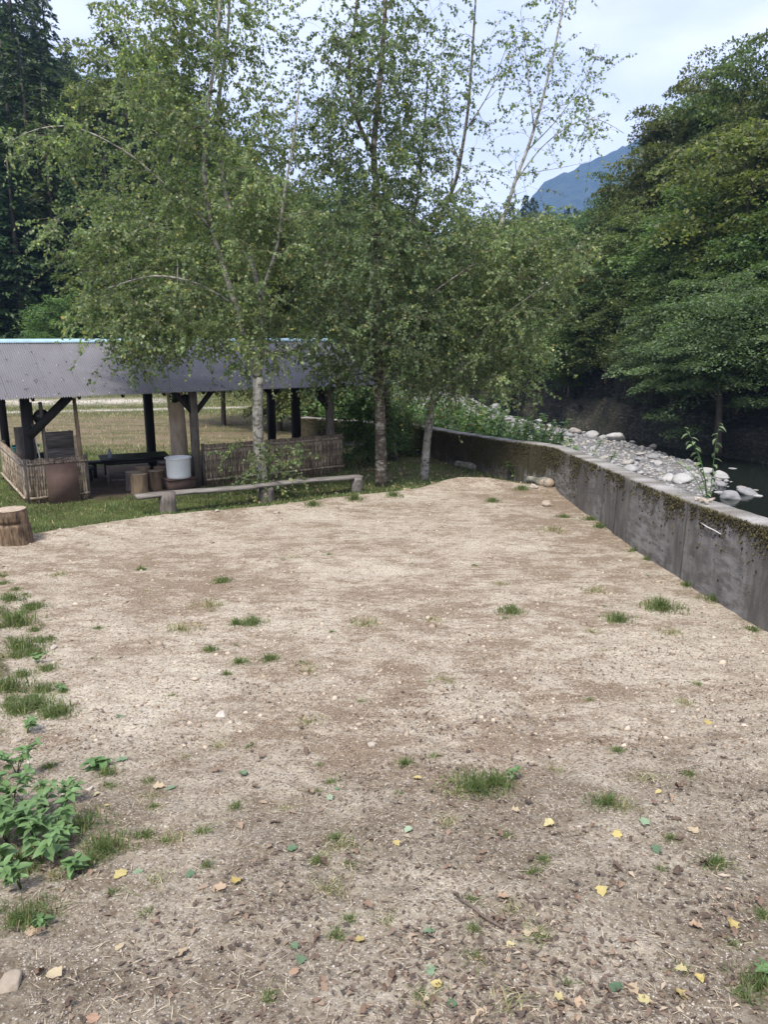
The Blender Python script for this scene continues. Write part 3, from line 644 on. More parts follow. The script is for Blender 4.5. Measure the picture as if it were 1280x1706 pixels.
def bench_in(label, t, wv, L_, rz=0, h=.38):
    o = thing('inside_bench', label, 'bench', (*sheda(t, wv), 0), SHA + rz)
    b = MB(); b.box((-L_/2, -.14, h - .05), (L_/2, .14, h)); b.build('seat', M_dark, o)
    for xx in (-L_/2 + .15, L_/2 - .15):
        b = MB(); b.box((xx - .04, -.11, 0), (xx + .04, .11, h - .052)); b.build('leg', M_dark, o)
bench_in('low dark bench behind the black table in the shed', 2.2, 2.15, 1.5, -.16)
bench_in('short dark bench at the left end of the black table', 1.25, 1.55, .8, 1.2, .34)
bench_in('dark bench behind the long bamboo panel in the shed', 5.3, 1.2, 1.7, 0, .45)
bt = thing('squeeze_bottle', 'small grey bottle standing on the left end of the black table', 'bottle', (*sheda(1.72, 1.24), .575), 0)
b = MB(); b.tube([(0,0,0),(0,0,.005),(0,0,.13),(0,0,.16)], [.036,.04,.04,.022], 12); b.build('bottle_body', M_bottle, bt, True)
b = MB(); b.tube([(0,0,.161),(0,0,.185),(0,0,.2),(0,0,.235)], [.02,.02,.008,.005], 10); b.build('cap', M_bottle, bt)
# log stools
def log(name, label, cat, pos, r, h, barkm, group=None, lean=0, irr=.06, ends=M_end, seed=0, ridge=0):
    o = thing(name, label, cat, pos, R.uniform(0, 6)); o.rotation_euler = (lean, 0, o.rotation_euler[2])
    if group: o['group'] = group
    sides = 96 if ridge else 28; a = np.linspace(0, 2 * math.pi, sides, endpoint=False); rows = np.append(np.linspace(-.04, h - .012, 8 if not ridge else 22), h)
    V = []
    for z in rows:
        rr = r * (1 + irr * (fbm(np.cos(a) * 1.5 + seed * 7, np.sin(a) * 1.5 + z * 1.0, 2, 81) * 2) + irr * 1.1 * fbm(a * 5.5, z * 1.2 + seed + a * 0, 3, 82) + .08 * np.exp(-max(z, 0) / .07))
        if ridge and z < h * .9: rr = rr + ridge * (1 - 3.5 * np.abs(fbm(a * 4.8 + .8 * np.sin(z * 9), z * 3.5 + a * 0, 3, 84))) * (1 if z < h * .55 else .45) - (ridge * 1.6 if abs(z - h * .60) < .012 and True else 0) * (np.cos(a + 1.9) > -.2)
        V.append(np.column_stack((rr * np.cos(a), rr * np.sin(a), np.full(sides, z))))
    nr_ = len(rows); b = MB(); k = np.arange(sides)
    b.add(np.concatenate(V), np.concatenate([np.stack((i*sides+k, i*sides+(k+1)%sides, (i+1)*sides+(k+1)%sides, (i+1)*sides+k), 1) for i in range(nr_ - 1)])); b.build('bark', barkm, o)
    top = V[-1].copy(); top[:, :2] *= .985; top[:, 2] = h - .004; in1 = top * (.6, .6, 1) + (0, 0, .008); b = MB()
    b.add(np.concatenate((top, in1, [(0, 0, h + .004)])), (np.stack((k, (k+1)%sides, sides+(k+1)%sides, sides+k), 1), np.stack((sides+k, sides+(k+1)%sides, np.full(sides, 2*sides)), 1))); b.build('top_face', ends, o)
    return o
g = 'log stools around the table'
log('log_stool', 'front light brown log stool nearest the bench in the shed', 'log stool', (*sheda(1.97, .02), 0), .165, .40, M_log, g, seed=1)
log('log_stool', 'grey log stool half hidden on the left of the front one', 'log stool', (*sheda(1.95, .34), 0), .16, .40, M_grey, g, seed=2)
log('log_stool', 'greenish log stool beside the brown metal box', 'log stool', (*sheda(2.36, .22), 0), .165, .40, M_stump, g, seed=3)
log('log_stool', 'log stool back row left under the table edge', 'log stool', (*sheda(2.25, .72), 0), .15, .42, M_log, g, seed=4)
log('log_stool', 'log stool back row right close to the plank seat', 'log stool', (*sheda(2.6, .66), 0), .14, .40, M_log, g, seed=5)
bx = thing('fire_box', 'brown steel fire box carrying the white drum', 'fire box', (*sheda(2.68, -.12), 0), SHA)
b = MB(); b.box((-.22, -.2, .02), (.34, .22, .25)); b.build('box_body', M_rust, bx)
b = MB(); b.box((-.24, -.22, .252), (.36, .24, .274)); b.build('lid', M_rust, bx)
b = MB(); b.box((-.236, -.03, .07), (-.222, .1, .2)); b.build('door', M_dark, bx)
ps = thing('low_bench', 'small plank bench between log stools and thick log pillar', 'bench', (*sheda(2.9, .75), 0), SHA)
b = MB(); b.box((-.3, -.16, .46), (.3, .16, .50)); b.build('seat', M_grey, ps); b = MB(); b.box((-.27, -.13, 0), (-.23, .13, .459)); b.build('leg', M_rust, ps); b = MB(); b.box((.2, -.13, 0), (.24, .13, .459)); b.build('leg', M_rust, ps)
dr = thing('white_drum', 'white plastic drum on the brown fire box at the shed front', 'drum', (*sheda(2.74, -.12), .276), 0)
b = MB(); b.tube([(0,0,0),(0,0,.01),(0,0,.05),(0,0,.37),(0,0,.405)], [.225,.235,.24,.245,.262], 28, cap=False); b.tube([(0,0,.0),(0,0,.008)],[.225,.226],28); b.build('drum_body', M_drum, dr, True)
b = MB(); b.tube([(.258*math.cos(a), .258*math.sin(a), .405) for a in np.linspace(0, 2*math.pi, 33)], .012, 6); b.build('rim', M_drum, dr, True)
b = MB(); b.tube([(.25*math.cos(a), .25*math.sin(a)-.012, .33-.13*math.sin(a*1)) for a in np.linspace(-math.pi-.1, -math.pi*2+.1+math.pi*.999, 3)], .005, 5); b.build('handle', M_rust, dr)
lg = thing('log_pillar', 'thick pale log pillar behind the white drum holding up the roof', 'log pillar', (*sheda(3.18, 1.22), 0), 0)
b = MB(); pts = [(.03*math.sin(z*1.7), .02*math.cos(z*2), z) for z in np.linspace(-.03, 2.62, 14)]; b.tube(pts, [.2, .19, .185, .18, .182, .176, .172, .17, .172, .17, .166, .168, .165, .165], 20); b.build('trunk', M_pale, lg, True)
b = MB(); b.tube([(.02,.0,2.05),(.02,0,2.1)], [.18,.18], 20); b.build('collar', M_dark, lg)
# leaves fallen on the roof (flat specks following the slope)
n = 170; tt = R.uniform(-.9, 7.4, n) ** 1; ww = R.uniform(.05, 2.2, n)
b = MB()
for t, wv in zip(tt, ww):
    z = EV + wv / 2.25 * (RI - EV) + .016; a = R.uniform(0, 6.28); s = R.uniform(.018, .035); ca, sa = math.cos(a)*s, math.sin(a)*s
    b.add([(t-ca, -.65+wv-sa, z), (t+sa*.6, -.65+wv-ca*.6, z+.008), (t+ca, -.65+wv+sa, z), (t-sa*.6, -.65+wv+ca*.6, z+.01)], [(0,1,2,3)])
o = b.build('leaf_specks', M_lit); o.location = (SH0[0], SH0[1], 0); o.rotation_euler = (0, 0, SHA); tag(o, 'small dry leaves scattered over the purple grey roof', 'fallen leaves', kind='stuff')

# ------------------------------------------------------------------ bench, stump, logs
bl = [gp(280, 856), gp(445, 836), gp(594, 820)]
pb = np.array(bl); dirb = math.atan2(pb[2][1]-pb[0][1], pb[2][0]-pb[0][0])
bn = thing('plank_bench', 'long grey plank bench on three log blocks at the grass edge', 'bench', (pb[1][0], pb[1][1], 0), dirb)
def loc_(p): dx, dy = p[0]-pb[1][0], p[1]-pb[1][1]; return dx*math.cos(dirb)+dy*math.sin(dirb), -dx*math.sin(dirb)+dy*math.cos(dirb)
hb = .322
for i, p in enumerate(pb):
    lx, ly = loc_(p); b = MB(); sides = 14; a = np.linspace(0, 6.283, sides, endpoint=False); V = []
    for z in (p[2]-.06, p[2]+.05, p[2]+.15, p[2]+hb*.7, hb + .02 * (2 - i) - .03 + [.09, .06, .05][i]):
        rr = (.15 if i != 2 else .125) * (1 + .05 * R.normal(0, 1, sides)); V.append(np.column_stack((lx + rr*np.cos(a), ly + rr*.9*np.sin(a), np.full(sides, z))))
    k = np.arange(sides); V = np.concatenate(V)
    b.add(np.concatenate((V, [V[-sides:].mean(0)])), (np.concatenate([np.stack((j*sides+k, j*sides+(k+1)%sides, (j+1)*sides+(k+1)%sides, (j+1)*sides+k), 1) for j in range(4)]), np.stack((4*sides+k, 4*sides+(k+1)%sides, np.full(sides, 5*sides)), 1)))
    b.build('support_block', M_grey if i != 2 else M_greyb, bn)
x0, x1 = loc_(pb[0])[0] - .52, loc_(pb[2])[0] + .12; m = 24; V = []
for i, xx in enumerate(np.linspace(x0, x1, m)):
    zc = hb + .062 - .04 * i / (m-1) + .045 * (1 - i / (m-1)) * 0 + .01 * math.sin(i * .5) ; yw = .14 + .008 * math.sin(i * 1.3)
    for yy, z in ((-yw, -.028), (yw, -.028), (yw + .004, .022), (0, .03), (-yw - .004, .024)): V.append((xx, yy + R.normal(0, .003), zc + z + R.normal(0, .002)))
b = MB(); I = np.arange(m*5).reshape(m, 5); k = np.arange(5)
b.add(V, (np.concatenate([np.stack((I[i][k], I[i][(k+1)%5], I[i+1][(k+1)%5], I[i+1][k]), 1) for i in range(m-1)]),)); b.f.append(np.array([(0, 4, 3), (0, 3, 2), (0, 2, 1)])); e0 = (m-1)*5; b.f.append(np.array([(e0, e0+1, e0+2), (e0, e0+2, e0+3), (e0, e0+3, e0+4)]))
b.build('seat_plank', M_greyb, bn)
sp = gp(25, 903); log('chopping_stump', 'short thick log stump with split bark at the left edge of the lot', 'stump', (sp[0], sp[1], sp[2]), .195, .47, M_stump, None, .03, .13, M_end, 9, .03)
bw = np.array(wallpt(1,1)) if False else None
def lying_log(label, a, b_, r, m_):
    a = np.array(a); b_ = np.array(b_); o = thing('birch_log', label, 'log', tuple(a)); d = b_ - a; n = 8; B = MB()
    B.tube([d * i / (n-1) + R.normal(0, .006, 3) + (0, 0, r*.8) for i in range(n)], [r * R.uniform(.92, 1.08) for _ in range(n)], 12); B.build('bark', m_, o, True)
    for q_ in (0, 1):
        B = MB(); c = d * q_ + (0, 0, r*.8); u = nrm(d) * (.012 if q_ else -.012); B.tube([c, c + u], [r * .9, r * .86], 12); B.build('cut_end', M_end, o)
def gpt(px, py): p = gp(px, py); return (p[0], p[1], p[2])
lying_log('lichen spotted log lying under the mossy bend of the wall', gpt(762, 778), gpt(812, 787), .09, M_birchbark)
lying_log('pale birch log lying at the foot of the wall', gpt(874, 800), gpt(905, 809), .08, M_birchbark)
lying_log('thicker pale birch log end by the wall, right of its pair', gpt(897, 806), gpt(916, 812), .10, M_birchbark)

# ------------------------------------------------------------------ stones
def icos(sub):
    import bmesh
    bm = bmesh.new(); bmesh.ops.create_icosphere(bm, subdivisions=sub, radius=1); v = np.array([x.co[:] for x in bm.verts]); f = np.array([[q.index for q in x.verts] for x in bm.faces]); bm.free(); return v, f
IV, IFc = icos(3); IV1, IF1 = icos(1)
stones = []
for k in range(9):
    s = R.uniform(.6, 1.0, 3); s[2] *= .62; v = IV.copy()
    n = (fbm(v[:, 0] * 1.3 + k * 5, v[:, 1] * 1.3 + v[:, 2], 3, 90 + k) + fbm(v[:, 2] * 1.3 + k * 3, v[:, 1] - v[:, 0], 3, 99 + k)) * (.55 if k < 6 else .8)
    v = v * (1 + n)[:, None]
    for _ in range(3 if k < 6 else 9):
        d = nrm(R.normal(0, 1, 3)); c = R.uniform(.62, .85); t = v @ d; v = v - np.maximum(t - c, 0)[:, None] * d * .85
    v = v * s / np.abs(v[:, :2]).max(); me = new_mesh('stone', v, [IFc], k < 6); me.materials.append(M_rock); stones.append(me)
def drock(t, b, o):
    n = noise(t, 3, 5, .6); c = ramp(t, orand(t), [(0, (.26,.215,.16)), (.4, (.40,.35,.28)), (.75, (.54,.50,.44)), (1, (.34,.285,.215))])
    c = mixc(t, ramp(t, n, [(.4, .5), (.65, 0)]), c, (.22,.175,.13)); t.links.new(c, b.inputs['Base Color']); b.inputs['Roughness'].default_value = .9
M_drock = mat('sandy_stone', drock); stones2 = []
for me in stones: m2 = me.copy(); m2.materials.clear(); m2.materials.append(M_drock); stones2.append(m2)
def stone(name, x, y, z, r, label, cat, group, flat=1.0, kmax=9, kmin=0):
    o = link(name, (stones if name == 'boulder' else stones2)[int(R.integers(kmin, kmax))]); o.location = (x, y, z + r * .18); o.scale = (r, r, r * flat); o.rotation_euler = (R.normal(0, .15), R.normal(0, .15), R.uniform(0, 6.28)); return tag(o, label, cat, group)
GB = 'boulders on the riverbed'
def bed_at(px, py, zz=None):
    d = ray(px, py); z = -1.42 if zz is None else zz; k = (z - CAMZ) / d[2]; return d[0]*k, d[1]*k
for px, py, wpx, lab in ((1184, 803, 14, 'pale round boulder in shallow water beside the tall weed, leftmost in the pool'), (1203, 801, 26, 'pale angular boulder just right of the round one in the pool'), (1237, 803, 26, 'wide flat boulder half mirrored in the dark pool'), (1262, 807, 17, 'pale boulder near the right picture edge, upper of two'), (1266, 816, 22, 'low boulder near the right picture edge, lower of two'), (1222, 772, 20, 'grey boulder at the far rim of the dark pool'), (1090, 764, 27, 'large pale oval boulder in the middle of the gravel bar'), (1046, 772, 26, 'blue grey boulder low in the gravel near the wall'), (1110, 763, 13, 'yellowish boulder beside the large oval one'), (1096, 773, 18, 'smooth boulder just in front of the large oval one'), (1176, 780, 28, 'broad slate blue boulder behind the tall weed'), (1152, 790, 26, 'broad sandy boulder behind the tall weed stem'), (1008, 763, 18, 'pale boulder where the greenery ends on the gravel'), (1115, 733, 18, 'brown boulder under the far bank, near the maple'), (1090, 737, 20, 'grey boulder under the far bank'), (1055, 729, 14, 'yellow grey boulder at the far edge of the gravel'), (1030, 732, 16, 'large grey boulder at the far edge of the gravel, left part'), (1172, 742, 18, 'dark boulder at the foot of the far bank')):
    x_, y_ = bed_at(px, py); stone('boulder', x_, y_, max(float(bedz(x_, y_)), WZ - .08), wpx / F * y_ * .58, lab, 'boulder', GB, .9, 6)
cnt = 0
while cnt < 285:
    y_ = 17 + 43 * R.random() ** 1.6; x_ = R.uniform(xline(y_) + 1.0, toe(y_) - .2); 
    if y_ < 22 and x_ < 5.5: continue
    if abs(x_ / y_) > .53: continue
    ch = (toe(y_) - x_) / chan(y_); r = min(.6, R.lognormal(-1.62, .5))
    if ch < .8 and R.random() > (.22 if ch > .3 else .10): continue
    stone('boulder', x_, y_, max(float(bedz(x_, y_)), WZ - .1), r * (1.15 if ch > .9 else .9), ('large ' if r > .28 else 'small ' if r < .15 else '') + ('grey rounded boulder on the gravel bar, ' if ch > .85 else 'grey rounded boulder in the dark water, ') + ('far up the river' if y_ > 42 else 'under the far bank' if y_ > 34 else 'behind the tall weed' if y_ > 27 else 'close behind the wall') + (', right side' if x_ / y_ > .36 else ', left side' if x_ / y_ < .2 else ''), 'boulder', 'boulders on the gravel bar' if ch > .85 else 'boulders in the river water', R.uniform(.7, 1), 6); cnt += 1
n = 34000; yy = 16 + 52 * R.random(n) ** 1.9; xx = R.uniform(0, 1, n) * (toe(yy) - xline(yy) - .4) + xline(yy) + .4; ok = (np.abs(xx / yy) < .55) & ((yy > 22) | (xx > 4.2)) & ((toe(yy) - xx) / chan(yy) > .85); xx, yy = xx[ok], yy[ok]
sz = np.minimum(R.lognormal(-3.1, .42, len(xx)), .12)[:, None] * np.column_stack((R.uniform(.8, 1.2, len(xx)), R.uniform(.7, 1, len(xx)), R.uniform(.5, .75, len(xx))))
tag(scatter_octa('gravel', np.column_stack((xx, yy, bedz(xx, yy) + sz[:, 2] * .3)), sz, M_gravel, None, *icos(1) if False else (np.array(icos(1)[0]), icos(1)[1]), .14, True), 'pale river gravel filling the bar beyond the wall', 'gravel', kind='stuff')
# stones on the wall top
for px, py, wp, lab in ((1150, 819, 15, 'yellowish stone on the wall top, left of the small heap'), (1160, 813, 16, 'flat pale stone at the back of the heap on the wall'), (1168, 819, 18, 'white angular stone in the middle of the heap on the wall'), (1179, 818, 12, 'tilted white stone at the right end of the heap on the wall')):
    d = ray(px, py); k = 3.55 / d[0]; y_ = d[1]*k; z_ = float(wtop(3.55, y_)); x_ = 3.54 + (0.06 if py < 816 else -.06); y_ = 8.0 + (px - 1168) / 26 * -.22
    stone('wall_stone', x_, y_ + .25, float(wtop(3.5, y_ + .25)) + .02, wp / F * 8.3 * .62, lab, 'stone', 'stones on the wall', .8, 9, 6)
GS = 'stones on the dirt'
for px, py, wp, lab in ((14, 1626, 66, 'smooth brown rock at the bottom left corner of the lot'), (148, 1312, 18, 'white chip of stone beside the leafy weeds'), (369, 1186, 24, 'pale angular stone in the middle left of the dirt'), (620, 1240, 24, 'flat pale stone near the centre of the dirt'), (88, 1075, 20, 'brownish stone near the left grass strip'), (149, 1091, 10, 'small grey stone right of the left grass strip'), (196, 1091, 16, 'pale stone in the left part of the dirt'), (461, 853, 14, 'pale stone at the dirt edge in front of the bench'), (361, 850, 10, 'small pale stone at the dirt edge left under the bench'), (913, 836, 24, 'rounded stone at the foot of the wall by the birch logs'), (890, 808, 20, 'whitish stone beside the birch logs'), (48, 1262, 18, 'pale stone on the left bank above the leafy weeds'), (25, 1234, 18, 'grey stone on the left bank above the pale one'), (46, 1134, 14, 'pale stone in the left grass clump'), (910, 1070, 8, 'small brown stone near the wall foot grass'), (1122, 1182, 9, 'small stone on the right part of the dirt'), (175, 988, 9, 'small white stone in the upper left of the dirt')):
    p = gp(px, py + wp * .25); stone('stone', p[0], p[1], p[2] - .004, wp / F * p[1] * .62, lab, 'stone', GS, .85, 9 if wp < 40 else 3, 5 if wp < 40 else 0)
for i in range(60):
    py = 850 + 800 * R.random() ** .8; px = R.uniform(60, 1230); p = gp(px, py)
    if p[0] > 3.1 or edge(p[0], p[1]) > -.2: continue
    stone('stone', p[0], p[1], p[2] - .003, R.uniform(4, 8) / F * p[1] * .62, 'small pale stone lying loose on the sandy dirt', 'stone', 'small stones on the dirt', .8, 9, 5)

# grit, leaf fragments, straw
def near_pts(n, ymin=1.55, ymax=11, pw=1.0):
    y_ = ymin * (ymax / ymin) ** (R.random(n) ** pw); x_ = R.uniform(-.56, .56, n) * y_; k = (x_ < 3.3) & (x_ > leftline(y_) - .4); return x_[k], y_[k]
x_, y_ = near_pts(42000, 1.5, 8, 1.25); s = np.minimum(R.lognormal(-6.15, .40, len(x_)), .007); s = s * (1 + .10 * y_)
tag(scatter_octa('grit', np.column_stack((x_, y_, gh(x_, y_) + s * .25)), s[:, None] * np.array((1, 1, .7)), M_peb), 'coarse pale grit strewn over the dirt', 'grit', kind='stuff')
def frag(name, n, ymin, ymax, L0, L1, wr, m, pw, label, clump=None, curl=.35, arch=.3):
    x_, y_ = near_pts(n, ymin, ymax, pw)
    if clump is not None:
        k = fbm(x_ * 2.2, y_ * 2.2, 3, 111) + clump(x_, y_) > R.uniform(-.25, .3, len(x_)); x_, y_ = x_[k], y_[k]
    n = len(x_); Ln = R.uniform(L0, L1, n); a = R.uniform(0, 6.28, n); tl = R.normal(0, curl, n)
    ax = np.column_stack((np.cos(a) * np.cos(tl), np.sin(a) * np.cos(tl), np.sin(tl))); sd_ = np.column_stack((-np.sin(a), np.cos(a), R.normal(0, curl, n))); c = np.column_stack((x_, y_, gh(x_, y_) + .004 + np.abs(np.sin(tl)) * Ln * .5))
    up = np.array((0, 0, 1.)); h = (Ln * R.uniform(.15, 1, n) * arch)[:, None] * up
    wv = Ln[:, None] * wr * sd_ * .5; e = ax * Ln[:, None] * .5
    V = np.stack((c - e, c - e * .1 + wv + h, c + e, c + e * .1 - wv + h, c + h * .1), 1).reshape(-1, 3)
    V = V + R.normal(0, 1, V.shape) * np.repeat(Ln, 5)[:, None] * np.array((.11, .11, .05)) * (wr > .1)
    f = (np.array([(0, 1, 4), (1, 2, 4), (2, 3, 4), (3, 0, 4)])[None] + (np.arange(n) * 5)[:, None, None]).reshape(-1, 3)[:, ::-1]
    me = new_mesh(name, V, [f]); me.materials.append(m); return tag(link(name, me), label, 'litter', kind='stuff')
frag('leaf_litter', 15000, 1.5, 8, .008, .032, .42, M_lit, 1.0, 'crumbled brown leaf litter over the near dirt', lambda x, y: .04 - .085 * (y - 2) + .14 * sst(-.2, .6, x) - .12 * (x < -.5), .22)
frag('leaf_drifts', 5200, 1.6, 6.5, .014, .036, .5, M_lit, 1.0, 'drifts of torn brown leaves gathered in the hollows of the near dirt', lambda x, y: -.16 - .05 * (y - 2) + .12 * sst(-.1, .8, x), .3)
frag('straw_bits', 3200, 1.5, 12, .02, .08, .04, simple('dry_straw', (.46,.39,.28), .8), 1.0, 'thin dry straw and stalks lying on the dirt', None, .04, .02)
def clods():
    x_, y_ = near_pts(5200, 4.0, 15.2, .8); k = (edge(x_, y_) < -.1); x_, y_ = x_[k], y_[k]; s = np.minimum(R.lognormal(-4.35, .4, len(x_)), .04)
    def cm(t, b, o):
        c = ramp(t, island(t), [(0, (.20,.15,.105)), (.6, (.34,.27,.195)), (1, (.50,.42,.325))]); t.links.new(c, b.inputs['Base Color']); b.inputs['Roughness'].default_value = 1
    tag(scatter_octa('dirt_clods', np.column_stack((x_, y_, gh(x_, y_))), s[:, None] * np.array((1.2, 1, .55)), mat('dirt_clod', cm), jit=.4, smooth=False), 'crumbly clods of dry dirt over the lot', 'dirt clods', kind='stuff')
clods()
n = 2600; x_ = R.uniform(-3.6, 3.2, n); y_ = R.uniform(13, 22, n); k = (edge(x_, y_) > .1) & (x_ < xline(y_) - .25) & (fbm(x_ * .8, y_ * .8, 3, 141) + .15 > R.uniform(-.2, .3, n)); x_, y_ = x_[k], y_[k]; n = len(x_)
a = R.uniform(0, 6.28, n); L_ = R.uniform(.02, .045, n); z_ = gh(x_, y_) + .02; e1 = np.column_stack((np.cos(a) * L_, np.sin(a) * L_, R.normal(0, .012, n))); e2 = np.column_stack((-np.sin(a) * L_ * .6, np.cos(a) * L_ * .6, R.normal(0, .012, n))); c_ = np.column_stack((x_, y_, z_))
def lgm(t, b, o):
    c = ramp(t, island(t), [(0, (.14,.10,.07)), (.4, (.34,.25,.15)), (.8, (.50,.42,.27)), (1, (.5,.33,.14))]); t.links.new(c, b.inputs['Base Color']); b.inputs['Roughness'].default_value = .7
me = new_mesh('grass_leaf_litter', np.stack((c_ - e1, c_ + e2, c_ + e1, c_ - e2), 1).reshape(-1, 3), [np.arange(n * 4).reshape(-1, 4)]); me.materials.append(mat('leaf_litter_on_grass', lgm)); tag(link('grass_leaf_litter', me), 'pale fallen birch leaves sprinkled over the grass under the birches', 'litter', kind='stuff')

# fallen leaves one by one
leafm = {}
def leafmesh(k, m, nm):
    n = 9; t = np.linspace(0, 1, n); wd = np.sin(np.pi * t ** .8) ** .8 * ((.36 + .03 * k) if nm == 'fallen_leaf' and m is not M_dl else (.2 + .03 * k)) * (1 + .25 * np.sin(t * 17 + k * 2)); cr = [.35, .7, 1.1, .5, 1.6][k] * (1.5 if m is M_dl else 1)
    V = []
    for i in range(n):
        zc = .10 * cr * math.sin(t[i] * 3.1 + k) + .05 * cr * math.sin(t[i] * 8 + k)
        V += [(t[i] - .5, wd[i], zc + .6 * cr * wd[i] * (1 + .5 * math.sin(i * 2.3 + k))), (t[i] - .5, 0, zc), (t[i] - .5, -wd[i], zc + .5 * cr * wd[i] * (1 + .5 * math.sin(i * 1.9)))]
    V = np.array(V); V[:, 2] -= V[:, 2].min(); I = np.arange(n * 3).reshape(n, 3)
    f = np.concatenate([np.stack((I[:-1, j], I[1:, j], I[1:, j+1], I[:-1, j+1]), 1) for j in (0, 1)])
    V = np.concatenate((V, [(-.5, .012, .0), (-.5, -.012, 0), (-.85, 0, .05)])); me = new_mesh(nm, V, [f, np.array([(27, 28, 29)])], True); me.materials.append(m); return me
for key, m in (('brown', M_dl), ('yellow', M_dly), ('green', M_dlg), ('pale', M_dlp)): leafm[key] = [leafmesh(k, m, 'fallen_leaf') for k in range(5)]
GL = {'brown': 'brown leaves on the dirt', 'yellow': 'yellow leaves on the dirt', 'green': 'green leaves on the dirt', 'pale': 'pale tan leaves on the dirt'}
def fleaf(px, py, wpx, key, label=None):
    p = gp(px, py); o = link('fallen_leaf', leafm[key][int(R.integers(5)) if key == 'brown' else int(R.integers(4))]); s = wpx / F * (p[1] * 1.08)
    o.location = (p[0], p[1], p[2] + .003); o.scale = (s, s, s); o.rotation_euler = (R.normal(0, .2), R.normal(0, .2), R.uniform(0, 6.28))
    return tag(o, label or {'brown': 'curled brown dead leaf lying on the dirt', 'yellow': 'small yellow fallen leaf lying on the dirt', 'green': 'small green fallen leaf lying on the dirt', 'pale': 'pale tan fallen leaf lying on the dirt'}[key], 'leaf', GL[key])
for px, py, wd, k, lab in (
    (727, 1643, 24, 'yellow', 'bright yellow leaf at the bottom centre of the lot'), (597, 1566, 24, 'yellow', 'yellow leaf left of the bottom centre leaf'), (661, 1407, 18, 'yellow', 'yellow leaf right of the centre left grass'), (200, 1460, 30, 'yellow', 'torn yellow leaf just right of the leafy weeds'), (395, 1474, 22, 'yellow', 'pale yellow leaf right of the torn yellow one'), (914, 1378, 20, 'yellow', None), (1029, 1393, 22, 'yellow', None), (1003, 1490, 26, 'yellow', 'olive yellow leaf in the right foreground'), (1220, 1548, 24, 'yellow', 'yellow leaf near the right picture edge'), (1134, 1662, 30, 'yellow', 'pale yellow lobed leaf at the bottom right'), (1137, 1617, 24, 'yellow', None), (1167, 1634, 20, 'yellow', None), (850, 1580, 20, 'yellow', None), (798, 1598, 22, 'pale', None), (1180, 1207, 18, 'yellow', None), (695, 1302, 16, 'yellow', None), (1074, 1670, 30, 'yellow', 'pale yellow leaf lying below a pale tan one, bottom right'), (1055, 1652, 32, 'pale', 'pale tan leaf beside the big green leaf at the bottom right'), (933, 1665, 22, 'yellow', None), (922, 1674, 20, 'pale', None), (160, 1327, 14, 'yellow', None), (177, 1343, 10, 'yellow', None), (1155, 1383, 24, 'pale', None), (1098, 1320, 12, 'yellow', None), (1027, 1648, 34, 'green', 'largest green leaf lying at the bottom right'), (1075, 1372, 22, 'green', None), (1095, 1414, 22, 'green', 'pale grey green leaf in the right foreground'), (714, 1554, 24, 'green', 'dark green leaf in the bottom middle'), (718, 1621, 22, 'green', None), (491, 1578, 18, 'green', None), (500, 1602, 24, 'green', 'dark green leaf above an orange leaf, bottom left of centre'), (318, 1461, 18, 'green', None), (230, 1454, 18, 'green', None), (488, 1419, 20, 'green', 'green leaf on the dark dirt left of centre'), (550, 1330, 16, 'green', None), (562, 1315, 12, 'green', None), (405, 1294, 18, 'green', None), (680, 1387, 18, 'green', None), (753, 1677, 22, 'green', None), (285, 1315, 18, 'green', None), (202, 1270, 20, 'green', None), (200, 1198, 14, 'green', None), (90, 1626, 36, 'pale', 'orange tan leaf right of the smooth brown rock'), (52, 1555, 24, 'pale', None), (302, 1588, 30, 'pale', 'large grey tan leaf in the left foreground'), (490, 1625, 26, 'pale', 'orange leaf below the dark green one, bottom left of centre'), (265, 1314, 22, 'pale', None), (366, 1486, 24, 'pale', None), (165, 1356, 26, 'brown', None), (200, 1577, 20, 'pale', None), (967, 1673, 24, 'pale', None), (1175, 1530, 26, 'brown', None), (840, 1500, 24, 'pale', None), (880, 1560, 24, 'pale', None), (800, 1690, 22, 'pale', None), (540, 1650, 22, 'brown', None), (155, 1698, 26, 'pale', None), (860, 1358, 18, 'pale', None), (1160, 1552, 26, 'pale', None)):
    fleaf(px, py, wd, k, lab)
def place(px, py):
    h = 'left' if px < 300 else 'left of centre' if px < 560 else 'near the centre' if px < 760 else 'right of centre' if px < 1030 else 'right'
    v = 'at the very bottom of the lot' if py > 1620 else 'low in the near dirt' if py > 1530 else 'in the near dirt' if py > 1420 else 'level with the near grass tufts' if py > 1290 else 'in the mid lot'
    return v + ', ' + h
cnt = 0
while cnt < 215:
    py = 1180 + 520 * R.random() ** .55; px = R.uniform(20, 1275)
    if fbm(np.array(px / 160.), np.array(py / 90.), 3, 121) + (px - 500) / 2600 + (py - 1450) / 1200 < R.uniform(-.2, .12): continue
    fleaf(px, py, R.uniform(9, 22), 'brown', 'curled brown dead leaf ' + place(px, py)); cnt += 1
b = MB(); p0, p1 = gp(765, 1512), gp(838, 1556); pts = [np.array(p0) + (np.array(p1) - np.array(p0)) * t + (0.006 * math.sin(t * 7), 0, .012) for t in np.linspace(0, 1, 8)]
b.tube(pts, np.linspace(.004, .006, 8), 6); tag(b.build('twig', M_twig, None, True), 'thin brown twig lying on the near dirt', 'twig')

